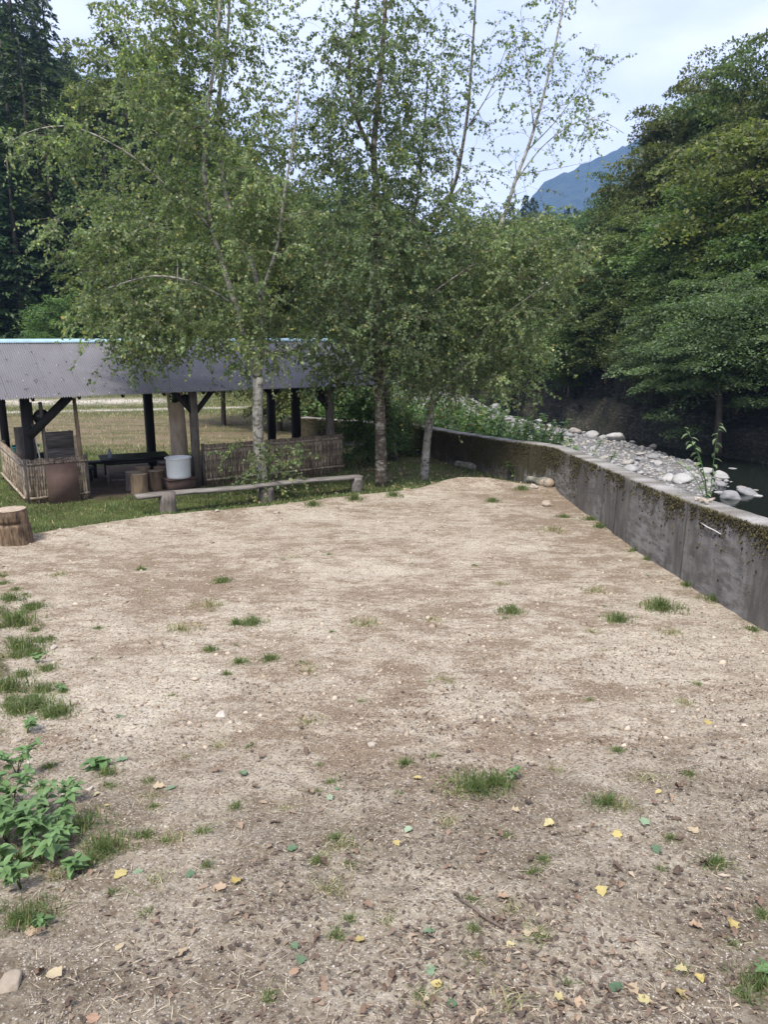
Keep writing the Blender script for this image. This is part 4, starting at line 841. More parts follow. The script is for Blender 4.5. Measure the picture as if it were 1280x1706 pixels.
# ------------------------------------------------------------------ grass
def blades(name, x_, y_, z_, h, wd, m, lean=.35, parent=None):
    n = len(x_); a = R.uniform(0, 6.28, n); l = np.abs(R.normal(0, lean, n)); dx, dy = np.cos(a), np.sin(a); b_ = R.uniform(0, 6.28, n); sx, sy = np.cos(b_) * wd / 2, np.sin(b_) * wd / 2
    c = np.column_stack((x_, y_, z_)); sdv = np.column_stack((sx, sy, sx * 0)); mid = c + np.column_stack((dx * l * h * .35, dy * l * h * .35, h * .6)); tip = c + np.column_stack((dx * l * h * 1.1, dy * l * h * 1.1, h * (1 - .35 * l)))
    V = np.stack((c - sdv, c + sdv, mid + sdv * .7, mid - sdv * .7, tip), 1).reshape(-1, 3); k = (np.arange(n) * 5)[:, None]
    me = new_mesh(name, V, [np.array([(0, 1, 2, 3)]) + k, np.array([(3, 2, 4)]) + k]); me.materials.append(m); return link(name, me, parent)
n = 120000; y_ = 9.5 + 12.5 * R.random(n) ** 1.15; x_ = R.uniform(-.56, .26, n) * y_; e = edge(x_, y_); t_, w_ = shl(x_, y_)
ins = (t_ > .0) & (t_ < 6.5) & (w_ > -.25) & (w_ < 3.7); door = (t_ > .9) & (t_ < 3) & (w_ > -.9) & (w_ < 0)
den = np.where(y_ < 16.5, 1, .62) * np.clip(.75 + 1.5 * fbm(x_ * 1.1, y_ * 1.1, 3, 131), .08, 1) * np.where(door, .25, 1)
ok = (e > -.02) & (x_ < xline(y_) - .2) & ~ins & (R.random(n) < den); x_, y_ = x_[ok], y_[ok]
tag(blades('grass', x_, y_, gh(x_, y_) - .005, R.uniform(.025, .075, len(x_)) * (1 + .4 * (fbm(x_, y_, 2, 133) > .1)), .007 + .0006 * y_, M_grass), 'short green grass between the dirt lot and the shed', 'grass', kind='stuff')
n = 40000; y_ = 20 + 25 * R.random(n) ** 1.2; x_ = R.uniform(-.62, .02, n) * y_; ok = (x_ < xline(y_) - .3) & (R.random(n) < .25 + .75 * sst(28, 31, y_)); t_, w_ = shl(x_, y_); ok &= ~((t_ > -.2) & (t_ < 6.6) & (w_ < 3.6)); x_, y_ = x_[ok], y_[ok]
tag(blades('field_grass', x_, y_, gh(x_, y_) - .01, R.uniform(.05, .13, len(x_)), .02, M_dryg), 'mown grass and dead grass of the field behind the shed', 'grass', kind='stuff')
n = 60000; y_ = R.uniform(-1, 11.5, n); x_ = leftline(y_) + .1 - 9 * R.random(n) ** 1.6; ok = (np.abs(fbm(x_ * 1.3, y_ * 1.3, 3, 151) + .18) > R.uniform(0, .3, n)) & ((leftline(y_) - x_) > .12 + .6 * R.random(n)); x_, y_ = x_[ok], y_[ok]
tag(blades('bank_grass', x_, y_, gh(x_, y_) - .005, R.uniform(.03, .09, len(x_)), .006, M_dryg), 'thin mixed grass over the low bank at the left of the lot', 'grass', kind='stuff')
tufts = []
for k in range(5):
    n = [260, 150, 380, 110, 180][k]; r = np.minimum(np.abs(R.normal(0, .55, n)), .95) * [.10, .07, .16, .05, .12][k]; a = R.uniform(0, 6.28, n)
    o = blades('grass_tuft', r * np.cos(a), r * np.sin(a), r * 0 - .01, R.uniform(.3, 1, n) * np.exp(-(r / [.10, .07, .16, .05, .12][k]) ** 2 * .9) * 1.25 * [.075, .06, .10, .05, .05][k], .0048, M_grass if k != 4 else M_dryg, [.8, .8, .65, 1.0, 1.1][k]); tufts.append(o.data); bpy.data.objects.remove(o)
GT = 'grass tufts on the dirt'
def tplace(px, py):
    h = 'far left' if px < 200 else 'left' if px < 400 else 'left of centre' if px < 560 else 'near the centre' if px < 720 else 'right of centre' if px < 900 else 'right' if px < 1100 else 'far right'
    v = 'at the far edge of the dirt' if py < 880 else 'in the far dirt' if py < 980 else 'in the far middle dirt' if py < 1080 else 'in the mid dirt' if py < 1220 else 'in the near middle dirt' if py < 1380 else 'in the near dirt' if py < 1530 else 'at the bottom of the lot'
    return v + ', ' + h
def tuft(px, py, k, sc, label=None):
    p = gp(px, py); o = link('grass_tuft', tufts[k]); o.location = (p[0], p[1], p[2] - .004); sc *= 1.4; o.scale = (sc, sc, sc * R.uniform(.7, .95)); o.rotation_euler = (0, 0, R.uniform(0, 6.28)); return tag(o, label or ('thin dry grass tuft ' if k == 4 else 'small green grass tuft ' if k in (1, 3) else 'fuller green grass tuft ') + tplace(px, py), 'grass tuft', GT)
for px, py, k, sc, lab in ((1100, 1015, 2, 1.25, 'largest green grass tuft near the foot of the wall'), (1030, 1035, 2, 1.0, 'bright grass tuft left of the largest one by the wall'), (1120, 1055, 4, 1.1, 'thin grass tuft in front of the largest one by the wall'), (1190, 1000, 2, .8, 'grass tuft against the wall foot right of the largest one'), (852, 1022, 0, 1.2, 'round isolated grass tuft right of the lot centre'), (920, 885, 4, 1.8, 'pale grass patch in the upper right of the lot'), (990, 985, 4, 1.3, 'thin grass patch left of the wall tufts'), (835, 975, 4, 1.0, None), (420, 1040, 0, 1.3, 'wide low grass tuft in the left middle of the lot'), (395, 1042, 1, 1.2, None), (370, 970, 0, 1.2, None), (350, 1010, 4, 1.5, None), (350, 1085, 1, 1.0, None), (400, 1105, 1, 1.1, None), (450, 1100, 0, .9, None), (515, 1118, 4, 1.2, None), (610, 1042, 4, 1.4, None), (235, 948, 1, 1.2, None), (300, 1050, 4, 1.4, None), (95, 958, 4, 1.2, None), (790, 1322, 2, .95, 'largest grass tuft in the near middle of the lot'), (825, 1312, 0, .95, 'leafy grass tuft touching the near middle one'), (760, 1328, 4, .7, None), (1010, 1345, 0, .8, 'grass tuft in the right foreground, near the tyre rut'), (1040, 1352, 4, .7, None), (745, 1375, 4, .7, None), (1195, 1440, 1, .95, 'dark grass tuft near the right picture edge'), (570, 1415, 4, .75, None), (530, 1440, 1, .6, None), (560, 1560, 1, .55, None), (790, 1555, 1, .5, None), (905, 1440, 1, .6, None), (1265, 1640, 2, .5, 'grass tuft at the bottom right picture edge'), (1270, 1525, 1, .6, None), (1240, 1665, 1, .7, None), (645, 1540, 4, .55, None), (900, 1560, 4, .5, None), (1120, 1395, 1, .5, None), (470, 1350, 4, .5, None), (180, 1290, 1, .9, None), (290, 1400, 4, .7, None), (240, 1395, 1, .7, None), (170, 1420, 2, .7, 'bright grass tuft right of the leafy weeds'), (150, 1440, 0, .7, None), (200, 1410, 4, .8, None), (25, 1040, 2, 1.35, 'tall grass on the left strip, upper clump'), (35, 1080, 2, 1.2, 'tall grass on the left strip, second clump'), (15, 1000, 0, 1.5, None), (60, 1180, 2, 1.0, 'dense grass clump on the left bank above the weeds'), (30, 1190, 2, .9, None), (85, 1195, 0, .9, None), (10, 1150, 2, 1.0, None), (940, 862, 0, 1.2, None), (985, 868, 0, 1.4, None), (1000, 880, 0, 1.3, 'grass tuft at the wall foot, left of its middle'), (1060, 915, 1, 1.4, None), (1080, 930, 1, 1.2, None), (1145, 975, 1, 1.2, None), (655, 825, 0, 1.6, None), (590, 832, 0, 1.8, None), (520, 842, 0, 1.6, None), (820, 835, 0, 1.3, None), (870, 815, 0, 1.6, None), (1255, 1050, 1, 1.1, None), (1030, 1250, 1, .7, None), (515, 1205, 4, .8, None), (740, 1135, 4, .8, None)):
    tuft(px, py, k, sc, lab)
for i in range(70): tuft(R.uniform(120, 1230), 900 + 780 * R.random(), int(R.choice([1, 3, 3, 4])), R.uniform(.4, .8))
for i in range(130):
    y_ = R.uniform(2.2, 9.8); x_ = leftline(y_) - R.uniform(-.25, .75); o = link('grass_tuft', tufts[int(R.choice([0, 1, 2, 4]))]); o.location = (x_, y_, float(gh(x_, y_))); s = R.uniform(.6, 1.2); o.scale = (s * 1.2, s * 1.2, s * R.uniform(.7, 1.2)); tag(o, ('grass tuft on the left bank beside the leafy weeds' if y_ < 4 else 'grass tuft on the left bank above the leafy weeds' if y_ < 5.6 else 'grass tuft in the tall left grass strip' if y_ < 8 else 'grass tuft on the left rim towards the stump') + ('' if x_ > leftline(y_) - .2 else ', further from the dirt'), 'grass tuft', 'grass tufts on the left bank')

# ------------------------------------------------------------------ leafy weeds
def wleaf(name, m, wd=.45, droop=.35, n=7):
    t = np.linspace(0, 1, n); w_ = np.sin(np.pi * t ** .75) * wd * .5; V = []
    for i in range(n): z = .15 * t[i] - droop * t[i] ** 2; V += [(t[i], w_[i], z + w_[i] * .35), (t[i], 0, z), (t[i], -w_[i], z + w_[i] * .35)]
    I = np.arange(n * 3).reshape(n, 3); f = np.concatenate([np.stack((I[:-1, j], I[1:, j], I[1:, j+1], I[:-1, j+1]), 1) for j in (0, 1)]); me = new_mesh(name, V, [f], True); me.materials.append(m); return me
def solid_leaf(name, base):
    def f(t, b, o):
        c = mixc(t, orand(t), base, tuple(x * 1.5 for x in base)); n = noise(t, 3, 3, sc=(1, 6, 1)); c = mixc(t, mth(t, 'MULTIPLY', n, .4), c, tuple(x * .6 for x in base)); t.links.new(c, b.inputs['Base Color']); b.inputs['Roughness'].default_value = .5
        tr = N(t, 'ShaderNodeBsdfTranslucent'); m = N(t, 'ShaderNodeMixShader'); m.inputs[0].default_value = .35; t.links.new(c, tr.inputs[0]); t.links.new(b.outputs[0], m.inputs[1]); t.links.new(tr.outputs[0], m.inputs[2]); t.links.new(m.outputs[0], o.inputs[0])
    return mat(name, f)
WL = wleaf('leaf', solid_leaf('fresh_weed_leaf', (.125,.215,.075)), .52, .3)
def weed(px, py, h, nst, ls, label):
    p = gp(px, py); o = thing('leafy_weed', label, 'weed', (p[0], p[1], p[2] - .01), R.uniform(0, 6), 'leafy weeds on the left bank'); b = MB()
    for s_ in range(nst):
        a = R.uniform(0, 6.28); ln = R.uniform(.15, .6); top = np.array((math.cos(a) * ln * h, math.sin(a) * ln * h, h * R.uniform(.65, 1))); mid = top * (.35, .35, .6); b.tube([(0, 0, 0), mid, top], [.003, .0025, .0015], 5)
        for j, t in enumerate((.45, .62, .78, .9, 1.0)):
            q = mid * 2 * t * (1 - t) + top * t * t
            for d_ in ((0, math.pi) if t < 1 else (0, 2.1, 4.2)):
                l = link('leaf', WL, o); l.location = tuple(q); sc = ls * R.uniform(.7, 1.15) * (1 - .25 * (t == 1)); l.scale = (sc, sc, sc); l.rotation_euler = (R.normal(0, .2), R.normal(-.05, .25), a + d_ + j * 1.4 + R.normal(0, .3))
    b.build('stem', M_weed, o)
for px, py, h, nst, ls, lab in ((62, 1105, .10, 3, .045, 'small weed between the two grass clumps on the left bank'), (45, 1225, .12, 3, .05, 'small weed beside the grey stones on the left bank'), (105, 1150, .06, 2, .045, 'flat weed at the edge of the left grass clump'), (28, 1290, .2, 4, .06, 'weed at the upper end of the left bank leaf clump'), (110, 1340, .14, 3, .05, 'small leafed weed leaning out over the dirt at left'), (60, 1400, .2, 4, .06, 'weed filling the middle of the left bank leaf clump'), (100, 1430, .12, 3, .05, 'weed low at the right foot of the left bank clump'), (10, 1450, .16, 3, .06, 'weed at the left edge below the leaf clump'), (70, 1440, .20, 3, .065, 'leafy green weed with opposite leaves in the lower left, front one'), (35, 1480, .15, 3, .062, 'low leafy weed at the left edge above the brown rock'), (40, 1390, .24, 5, .062, 'dense leafy weed in the middle of the left bank clump'), (10, 1400, .24, 4, .07, 'leafy weed against the left picture edge'), (95, 1385, .18, 3, .065, 'leafy weed at the right side of the left bank clump'), (20, 1340, .22, 4, .07, 'leafy weed at the top of the left bank clump'), (75, 1350, .2, 3, .06, 'small leafed weed behind the dense one on the left bank'), (120, 1455, .10, 2, .06, 'small weed beside the bright grass tuft on the left'), (160, 1280, .07, 2, .08, 'broad leaf weed growing alone in the dirt at left'), (120, 1400, .13, 2, .055, 'pale weed between the leaf clump and the bright grass'), (75, 1540, .05, 1, .05, 'tiny weed seedling above the smooth brown rock'), (845, 1300, .09, 1, .05, 'upright weed at the back of the near middle grass tuft'), (1275, 1625, .07, 2, .05, 'weed at the bottom right picture edge')): weed(px, py, h, nst, ls, lab)

# ------------------------------------------------------------------ tree builder
def leaf_quads(c, ax, nr, L_, W_, fold=.18):
    sdv = nrm(np.cross(ax, nr)); L_ = L_[:, None]; W_ = W_[:, None]
    V = np.stack((c, c + ax * L_ * .42 + sdv * W_ * .5 + nr * W_ * fold, c + ax * L_, c + ax * L_ * .42 - sdv * W_ * .5 + nr * W_ * fold), 1).reshape(-1, 3)
    return V, np.arange(len(V)).reshape(-1, 4)
def branches(stems, clusters, wood, rmin=.004, droop=.1, up=.9, sides=5, tp=.8):
    """joins each cluster centre to the nearest, preferably lower, point of the skeleton; returns the end path of each"""
    P = []; RD = []; 
    for pts, r0, r1 in stems:
        pts = np.asarray(pts, float); s = np.concatenate(([0], np.cumsum(np.linalg.norm(np.diff(pts, axis=0), axis=1)))); m = max(4, int(s[-1] / .18)); u = np.linspace(0, s[-1], m)
        q = np.stack([np.interp(u, s, pts[:, k]) for k in range(3)], -1)
        for _ in range(3): q[1:-1] = .25 * q[:-2] + .5 * q[1:-1] + .25 * q[2:]
        rr = r0 + (r1 - r0) * (u / s[-1]) ** tp; wood.tube(q, rr, 10 if r0 > .06 else 6); P.append(q); RD.append(rr)
    P = np.concatenate(P); RD = np.concatenate(RD); cl = np.asarray(clusters)
    d0 = np.array([np.min(np.linalg.norm(P - c, axis=1)) for c in cl]); order = np.argsort(d0); paths = [None] * len(cl)
    for i in order:
        c = cl[i]; d = np.linalg.norm(P - c, axis=1); hd = np.linalg.norm(P[:, :2] - c[:2], axis=1)
        cost = d + up * np.maximum(0, P[:, 2] - (c[2] - .55 * hd)) ; j = int(np.argmin(cost)); a = P[j]; v = c - a; l = np.linalg.norm(v)
        if l < .05: paths[i] = (a, c, c - a + 1e-3); continue
        hv = v.copy(); hv[2] = 0; ctl = a + v * .5 + np.array((0, 0, .18 * np.linalg.norm(hv))) + R.normal(0, .06 * l, 3)
        m = max(4, min(9, int(l / .25) + 3)); t = np.linspace(0, 1, m)[:, None]; q = (1-t)**2 * a + 2*t*(1-t) * ctl + t*t * (c - (0, 0, droop * l)); q[1:-1] += R.normal(0, .02 * l, (m-2, 3))
        r0 = min(RD[j] * .62, rmin + .008 * l); rr = np.linspace(r0, rmin * .7, m); wood.tube(q, rr, sides if r0 > .012 else 4, False)
        P = np.concatenate((P, q[1:])); RD = np.concatenate((RD, rr[1:])); paths[i] = (q[-2], q[-1], q[-1] - q[-3])
    return paths
def blob_pts(blobs):
    out = []; dens = []
    for c, r, n, d in blobs:
        u = nrm(R.normal(0, 1, (n, 3))) * (R.random((n, 1)) ** .42); out.append(np.asarray(c) + u * np.asarray(r)); dens.append(np.full(n, d))
    return np.concatenate(out), np.concatenate(dens)
def birch(name, label, base, stems, blobs, leafm_, barkm, nleaf=24, ntw=5, twl=.52, lsz=.058):
    o = thing(name, label, 'birch tree', tuple(base)); B = np.asarray(base, float); wood = MB(); main = MB()
    cl, dn = blob_pts(blobs); stems = [(np.asarray(p) - B, a, b) for p, a, b in stems]; cl = cl - B
    pth = branches(stems[:1], cl[:1] * 0 + stems[0][0][-1], main) if False else None
    for s_ in stems[:1]:
        q = np.asarray(s_[0])
    paths = branches(stems, cl, wood, tp=.55 if len(stems) > 6 else .7); tw = MB(); CC = []; AA = []
    for (a, c, d), de in zip(paths, dn):
        k = max(1, int(ntw * de + R.random())); d = d / (np.linalg.norm(d) + 1e-6)
        for _ in range(k):
            v = d * .5 + R.normal(0, .75, 3); v[2] = v[2] * .7 - .05; v /= np.linalg.norm(v); l = twl * R.uniform(.5, 1.5); t = np.linspace(0, 1, 5)[:, None]; s0 = a + (c - a) * R.random(); q = s0 + v * l * t - np.array((0, 0, 1)) * (.38 * l) * t ** 2
            tw.tube(q, np.linspace(.0035, .0015, 5), 3, False); m = max(2, int(nleaf * min(1, .45 + .6 * de) * R.uniform(.7, 1.3))); u = R.random(m) ** .8; i0 = np.minimum((u * 4).astype(int), 3); f = (u * 4 - i0)[:, None]
            CC.append(q[i0] * (1 - f) + q[i0 + 1] * f); AA.append(np.tile(v, (m, 1)))
    CC = np.concatenate(CC); AA = np.concatenate(AA); n = len(CC); ax = nrm(AA * .35 + R.normal(0, .55, (n, 3)) + np.array((0, 0, -.55))); nr = nrm(R.normal(0, .8, (n, 3)) + np.array((-.2, -.3, .6))); nr = nrm(nr - ax * np.sum(ax * nr, 1, keepdims=True))
    Ls = lsz * R.uniform(.7, 1.3, n); V, f = leaf_quads(CC + ax * .012, ax, nr, Ls, Ls * .78); lm = new_mesh('crown', V, [f]); lm.materials.append(leafm_); link('crown', lm, o)
    wood.build('trunk', barkm, o, True); tw.build('twigs', M_twig, o)
    return o, n
def Q(Y, *pts, dy=None): return [PX(p[0], p[1], Y + (p[2] if len(p) > 2 else 0)) for p in pts]
def BL(Y, px, py, dY, rx, ry, rY, n, d): c = PX(px, py, Y + dY); k = Y / F; return (c, (rx * k, rY, ry * k), n, d)
def based(px, py): p = gp(px, py); return np.array((p[0], p[1], p[2] - .03))
TB = {}
b1 = based(440, 828); Y = b1[1]
birch('birch_tree', 'leafy birch with forked trunk growing in front of the shed behind the bench', b1,
  [([b1] + Q(Y, (434, 760), (428, 720), (429, 684), (430, 628)), .12, .095),
   (Q(Y, (430, 630), (413, 604), (405, 550), (393, 510, .1), (378, 462, .2), (356, 395, .3), (345, 330, .3), (338, 285, .2), (345, 180, .1), (362, 80), (370, -60)), .075, .02),
   (Q(Y, (430, 628), (439, 570), (434, 480, .3), (402, 400, .4), (376, 330, .4), (366, 270, .5), (362, 180, .7), (380, 60, .9), (385, -60, 1)), .07, .018),
   (Q(Y, (436, 520, .2), (440, 465, -.1), (458, 430, -.3), (466, 390, -.4), (472, 330, -.5), (490, 230, -.6), (500, 130, -.6)), .035, .012),
   (Q(Y, (352, 380, .3), (312, 338, .1), (275, 310, -.1), (230, 265, -.3), (180, 235, -.5), (125, 208, -.6), (65, 210, -.7), (12, 238, -.8)), .028, .008),
   (Q(Y, (393, 510, .1), (330, 470, -.4), (255, 455, -.8), (180, 480, -1.1)), .03, .01)],
  [BL(Y, 330, 420, .3, 175, 150, 1.9, 110, 1), BL(Y, 250, 520, -.3, 105, 75, 1.4, 62, 1), BL(Y, 330, 210, .3, 120, 140, 1.6, 90, 1), BL(Y, 365, 10, .5, 95, 90, 1.2, 64, .85), BL(Y, 270, 50, .3, 70, 60, 1.0, 34, .8), BL(Y, 110, 225, -.6, 75, 42, .5, 16, .75), BL(Y, 40, 235, -.8, 45, 25, .4, 8, .7), BL(Y, 190, 390, 0, 95, 110, 1.5, 60, 1), BL(Y, 440, 330, 0, 80, 190, 1.5, 80, 1), BL(Y, 425, 560, 0, 75, 55, .9, 34, .9), BL(Y, 440, 765, -.1, 75, 42, .45, 17, .85), BL(Y, 230, 585, -.5, 60, 16, .6, 10, .9), BL(Y, 250, 130, .2, 80, 60, 1.2, 24, .8), BL(Y, 170, 510, -.6, 50, 40, .8, 14, .9), BL(Y, 330, 560, .2, 80, 30, .9, 24, .9)],
  M_birchleaf, M_birchbark)
b2 = based(636, 810); Y = b2[1]
birch('birch_tree', 'tall lichen spotted birch with upright trunk right of the bench', b2,
  [([b2] + Q(Y, (635, 760), (634, 700), (632, 640), (629, 560), (630, 470), (629, 380), (627, 300), (621, 250), (632, 150, .1), (641, 40, .1), (645, -80, .1)), .135, .03),
   (Q(Y, (622, 255), (605, 225, -.1), (590, 190, -.2), (578, 120, -.2), (592, 40, -.2), (600, -80, -.2)), .045, .018),
   (Q(Y, (630, 560), (600, 530, -.3), (575, 512, -.6), (545, 450, -.8), (525, 390, -.8)), .04, .012),
   (Q(Y, (631, 510), (660, 440, .3), (690, 370, .4), (705, 250, .5), (715, 100, .6)), .04, .012),
   (Q(Y, (630, 590), (680, 520, -.5), (730, 480, -.9), (790, 440, -1.0)), .032, .01)],
  [BL(Y, 575, 90, 0, 110, 105, 1.4, 88, .62), BL(Y, 670, 110, .2, 95, 120, 1.4, 88, .62), BL(Y, 540, 190, -.2, 70, 90, 1.1, 30, .8), BL(Y, 640, 260, .1, 105, 90, 1.4, 80, .85), BL(Y, 590, 400, -.2, 105, 100, 1.5, 80, 1), BL(Y, 560, 530, -.3, 90, 80, 1.4, 60, 1), BL(Y, 660, 520, -.2, 110, 100, 1.5, 78, 1), BL(Y, 600, 610, 0, 80, 35, 1.1, 26, .9), BL(Y, 710, 420, 0, 90, 100, 1.4, 54, 1), BL(Y, 740, 40, .4, 60, 70, .8, 14, .45), BL(Y, 690, 610, -.3, 60, 40, .9, 18, .9)],
  M_birchleaf2, M_lichbark)
b3 = based(707, 800); Y = b3[1]
birch('birch_tree', 'leaning pale birch with sparse top reaching right towards the river', b3,
  [([b3] + Q(Y, (710, 750), (715, 710), (722, 660), (738, 600, .2), (766, 520, .4), (803, 440, .6), (832, 385, .7), (846, 345, .8), (862, 290, .8), (880, 250, .9), (905, 165, 1), (926, 75, 1), (940, 5, 1), (946, -60, 1)), .105, .014),
   (Q(Y, (738, 600, .2), (775, 575, 0), (830, 530, -.3), (890, 490, -.5), (940, 450, -.6)), .035, .01),
   (Q(Y, (858, 305, .8), (900, 245, .7), (955, 203, .6), (995, 192, .5), (1040, 222, .4)), .02, .005),
   (Q(Y, (862, 290, .8), (905, 285, .6), (960, 275, .5), (985, 268, .5)), .012, .003), (Q(Y, (880, 250, .9), (930, 200, 1.1), (985, 120, 1.2), (1000, 75, 1.2)), .016, .004),
   (Q(Y, (890, 215, .9), (880, 120, .8), (868, 20, .7)), .016, .005), (Q(Y, (728, 640), (700, 580, -.3), (690, 500, -.5), (700, 420, -.5)), .03, .01)],
  [BL(Y, 780, 480, .2, 120, 110, 1.6, 96, 1), BL(Y, 880, 440, 0, 95, 80, 1.4, 70, 1), BL(Y, 800, 590, 0, 95, 65, 1.3, 54, 1), BL(Y, 920, 420, -.2, 65, 45, 1, 28, .9), BL(Y, 850, 560, -.2, 80, 60, 1, 36, .9), BL(Y, 890, 190, .9, 75, 130, .9, 62, .26), BL(Y, 975, 170, .8, 55, 80, .6, 22, .26), BL(Y, 1000, 215, .5, 40, 14, .3, 6, .45), BL(Y, 868, 70, .7, 35, 60, .4, 12, .4), BL(Y, 985, 110, 1.1, 35, 50, .4, 10, .4), BL(Y, 930, -10, 1, 40, 40, .5, 10, .4), BL(Y, 740, 640, 0, 55, 35, .9, 18, .8), BL(Y, 860, 630, 0, 55, 20, .9, 12, .7), BL(Y, 780, 360, .4, 80, 55, 1.1, 36, .8), BL(Y, 930, 60, 1, 25, 50, .4, 8, .35), BL(Y, 700, 560, -.4, 70, 80, 1.0, 34, 1)],
  M_birchleaf, M_birchbark)
b4 = based(658, 768); Y = b4[1]
birch('birch_tree', 'thin dark leaning birch behind the tall one, near the dark shrub', b4,
  [([b4] + Q(Y, (652, 720), (646, 685), (644, 620), (660, 540), (690, 440), (735, 360), (762, 300), (780, 190), (790, 50), (796, -60)), .10, .016), (Q(Y, (766, 270), (740, 200, .2), (735, 90, .3)), .02, .006), (Q(Y, (775, 220), (820, 150, .2), (850, 60, .2)), .018, .005)],
  [BL(Y, 680, 420, 0, 110, 90, 1.5, 60, 1), BL(Y, 620, 520, .2, 100, 90, 1.5, 60, 1), BL(Y, 780, 150, 0, 70, 150, 1.0, 40, .4), BL(Y, 738, 90, .2, 40, 80, .6, 16, .45), BL(Y, 845, 90, .2, 35, 60, .5, 12, .4), BL(Y, 725, 250, 0, 60, 90, 1.0, 30, .5), BL(Y, 800, 290, 0, 45, 60, .8, 12, .35)],
  M_birchleaf2, M_lichbark)

# forest prototypes
def broad_proto(h, rx, n, per, lsz, m, flat=.25, z0=.18, seed=0, cr=.95):
    wood = MB(); lm = []; top = np.array((R.normal(0, .3), R.normal(0, .3), h * .92)); stems = [([(0, 0, -.6), (R.normal(0, .1), R.normal(0, .1), h * .3), (R.normal(0, .3), R.normal(0, .3), h * .6), top], .02 * h, .03)]
    for k in range(4):
        a = k * 1.57 + R.uniform(0, 1); q = np.array(stems[0][0][1]) * (1, 1, .8 + .3 * k / 3); stems.append(([q, q + np.array((math.cos(a) * rx * .4, math.sin(a) * rx * .4, h * .18)), q + np.array((math.cos(a) * rx * .75, math.sin(a) * rx * .75, h * .33))], .01 * h, .02))
    u = nrm(R.normal(0, 1, (n, 3))) * (R.random((n, 1)) ** .35); lob = 1 + 1.1 * fbm(np.arctan2(u[:, 1], u[:, 0]) * 1.3 + 9 * rx, u[:, 2] * 2.2, 3, 201 + n)[:, None]; u = u * np.clip(lob, .5, 1.45); c = u * (rx, rx, h * (1 - z0) * .5) + (0, 0, h * (z0 + (1 - z0) * .5)); c[:, :2] *= (1.0 - .35 * sst(.55, 1, c[:, 2:] / h)); c += R.normal(0, .25, c.shape)
    branches(stems, c, wood, .01, .05, .6)
    k = R.integers(int(per * .6), int(per * 1.4), n); idx = np.repeat(np.arange(n), k); N_ = len(idx); r = np.sqrt(R.random(N_)) * cr * R.uniform(.65, 1.3, n)[idx]; a = R.uniform(0, 6.28, N_)
    tl = R.normal(0, .25, (n, 2)) + u[:, :2] * -.25
    off = np.column_stack((r * np.cos(a), r * np.sin(a), R.normal(0, flat * .35, N_))); off[:, 2] += off[:, 0] * tl[idx, 0] + off[:, 1] * tl[idx, 1] - .22 * r * r
    p = c[idx] + off; ax = nrm(off * (1, 1, .3) + R.normal(0, .5, off.shape) + (0, 0, -.25)); nr = nrm(R.normal(0, .45, off.shape) + (0, 0, 1)); nr = nrm(nr - ax * np.sum(ax * nr, 1, keepdims=True)); Ls = lsz * R.uniform(.55, 1.5, N_)
    V, f = leaf_quads(p, ax, nr, Ls, Ls * .75); me = new_mesh('crown', V, [f]); me.materials.append(m); return wood.mesh('trunk', M_bark, True), me, h
def conif_proto(h, rb, seed=0):
    wood = MB(); wood.tube([(0, 0, -.8), (0, 0, h * .5), (.05, .03, h)], [.016 * h, .009 * h, .02], 7); CC = []; AX = []; NR = []; LS = []
    for z in np.arange(h * .06, h * .99, .30):
        f = 1 - z / h; rr = rb * (f ** .75) * (1 if f > .0 else 0) + .15
        for k in range(int(4 + 3 * f)):
            a = R.uniform(0, 6.28); l = rr * R.uniform(.7, 1.15); m = int(12 + 26 * l / rb * 1.2); t = R.random(m) ** .7; d = np.array((math.cos(a), math.sin(a))); s_ = np.array((-d[1], d[0])); sp = R.normal(0, .22, m) * (1 - t * .5) * min(1, l * .6)
            x = np.column_stack((d[0] * l * t + s_[0] * sp, d[1] * l * t + s_[1] * sp, z + .12 * l * t - .38 * l * t ** 2 + R.normal(0, .06, m))); CC.append(x)
            AX.append(nrm(np.column_stack((d[0] + s_[0] * sp * 2, d[1] + s_[1] * sp * 2, R.normal(-.55, .35, m))))); LS.append(R.uniform(.22, .45, m))
            if k % 2 == 0: wood.tube([(0, 0, z), (d[0] * l * .5, d[1] * l * .5, z - .03 * l), (d[0] * l * .9, d[1] * l * .9, z - .24 * l)], [.03, .02, .008], 3, False)
    CC = np.concatenate(CC); AX = np.concatenate(AX); LS = np.concatenate(LS); nr = nrm(R.normal(0, .5, CC.shape) + (0, 0, 1)); nr = nrm(nr - AX * np.sum(AX * nr, 1, keepdims=True)); V, f = leaf_quads(CC, AX, nr, LS, LS * .42); me = new_mesh('crown', V, [f]); me.materials.append(M_conif); return wood.mesh('trunk', M_bark, True), me, h
PB = [broad_proto(10, 3.4, 120, 210, .15, M_broad, .14, cr=1.15), broad_proto(9, 3.2, 140, 180, .15, M_broad, .3, .12, cr=.95), broad_proto(11, 3.0, 110, 220, .16, M_broad, .13, .2, cr=1.15)]
PM = broad_proto(9, 3.6, 170, 330, .11, M_blue, .2, .2, cr=1.05); PY = broad_proto(8, 3.0, 100, 200, .14, M_yel, .14, .15, cr=1.1)
PC = [conif_proto(17, 2.9), conif_proto(14, 2.6)]
def tree(name, proto, x, y, z, hgt, label, cat, group, wide=1.0):
    o = thing(name, label, cat, (x, y, z), R.uniform(0, 6.28), group); s = hgt / proto[2]; o.scale = (s * wide, s * wide, s); link('trunk', proto[0], o); link('crown', proto[1], o); return o
def ztop(px, py, Y): return PX(px, py, Y)[2]
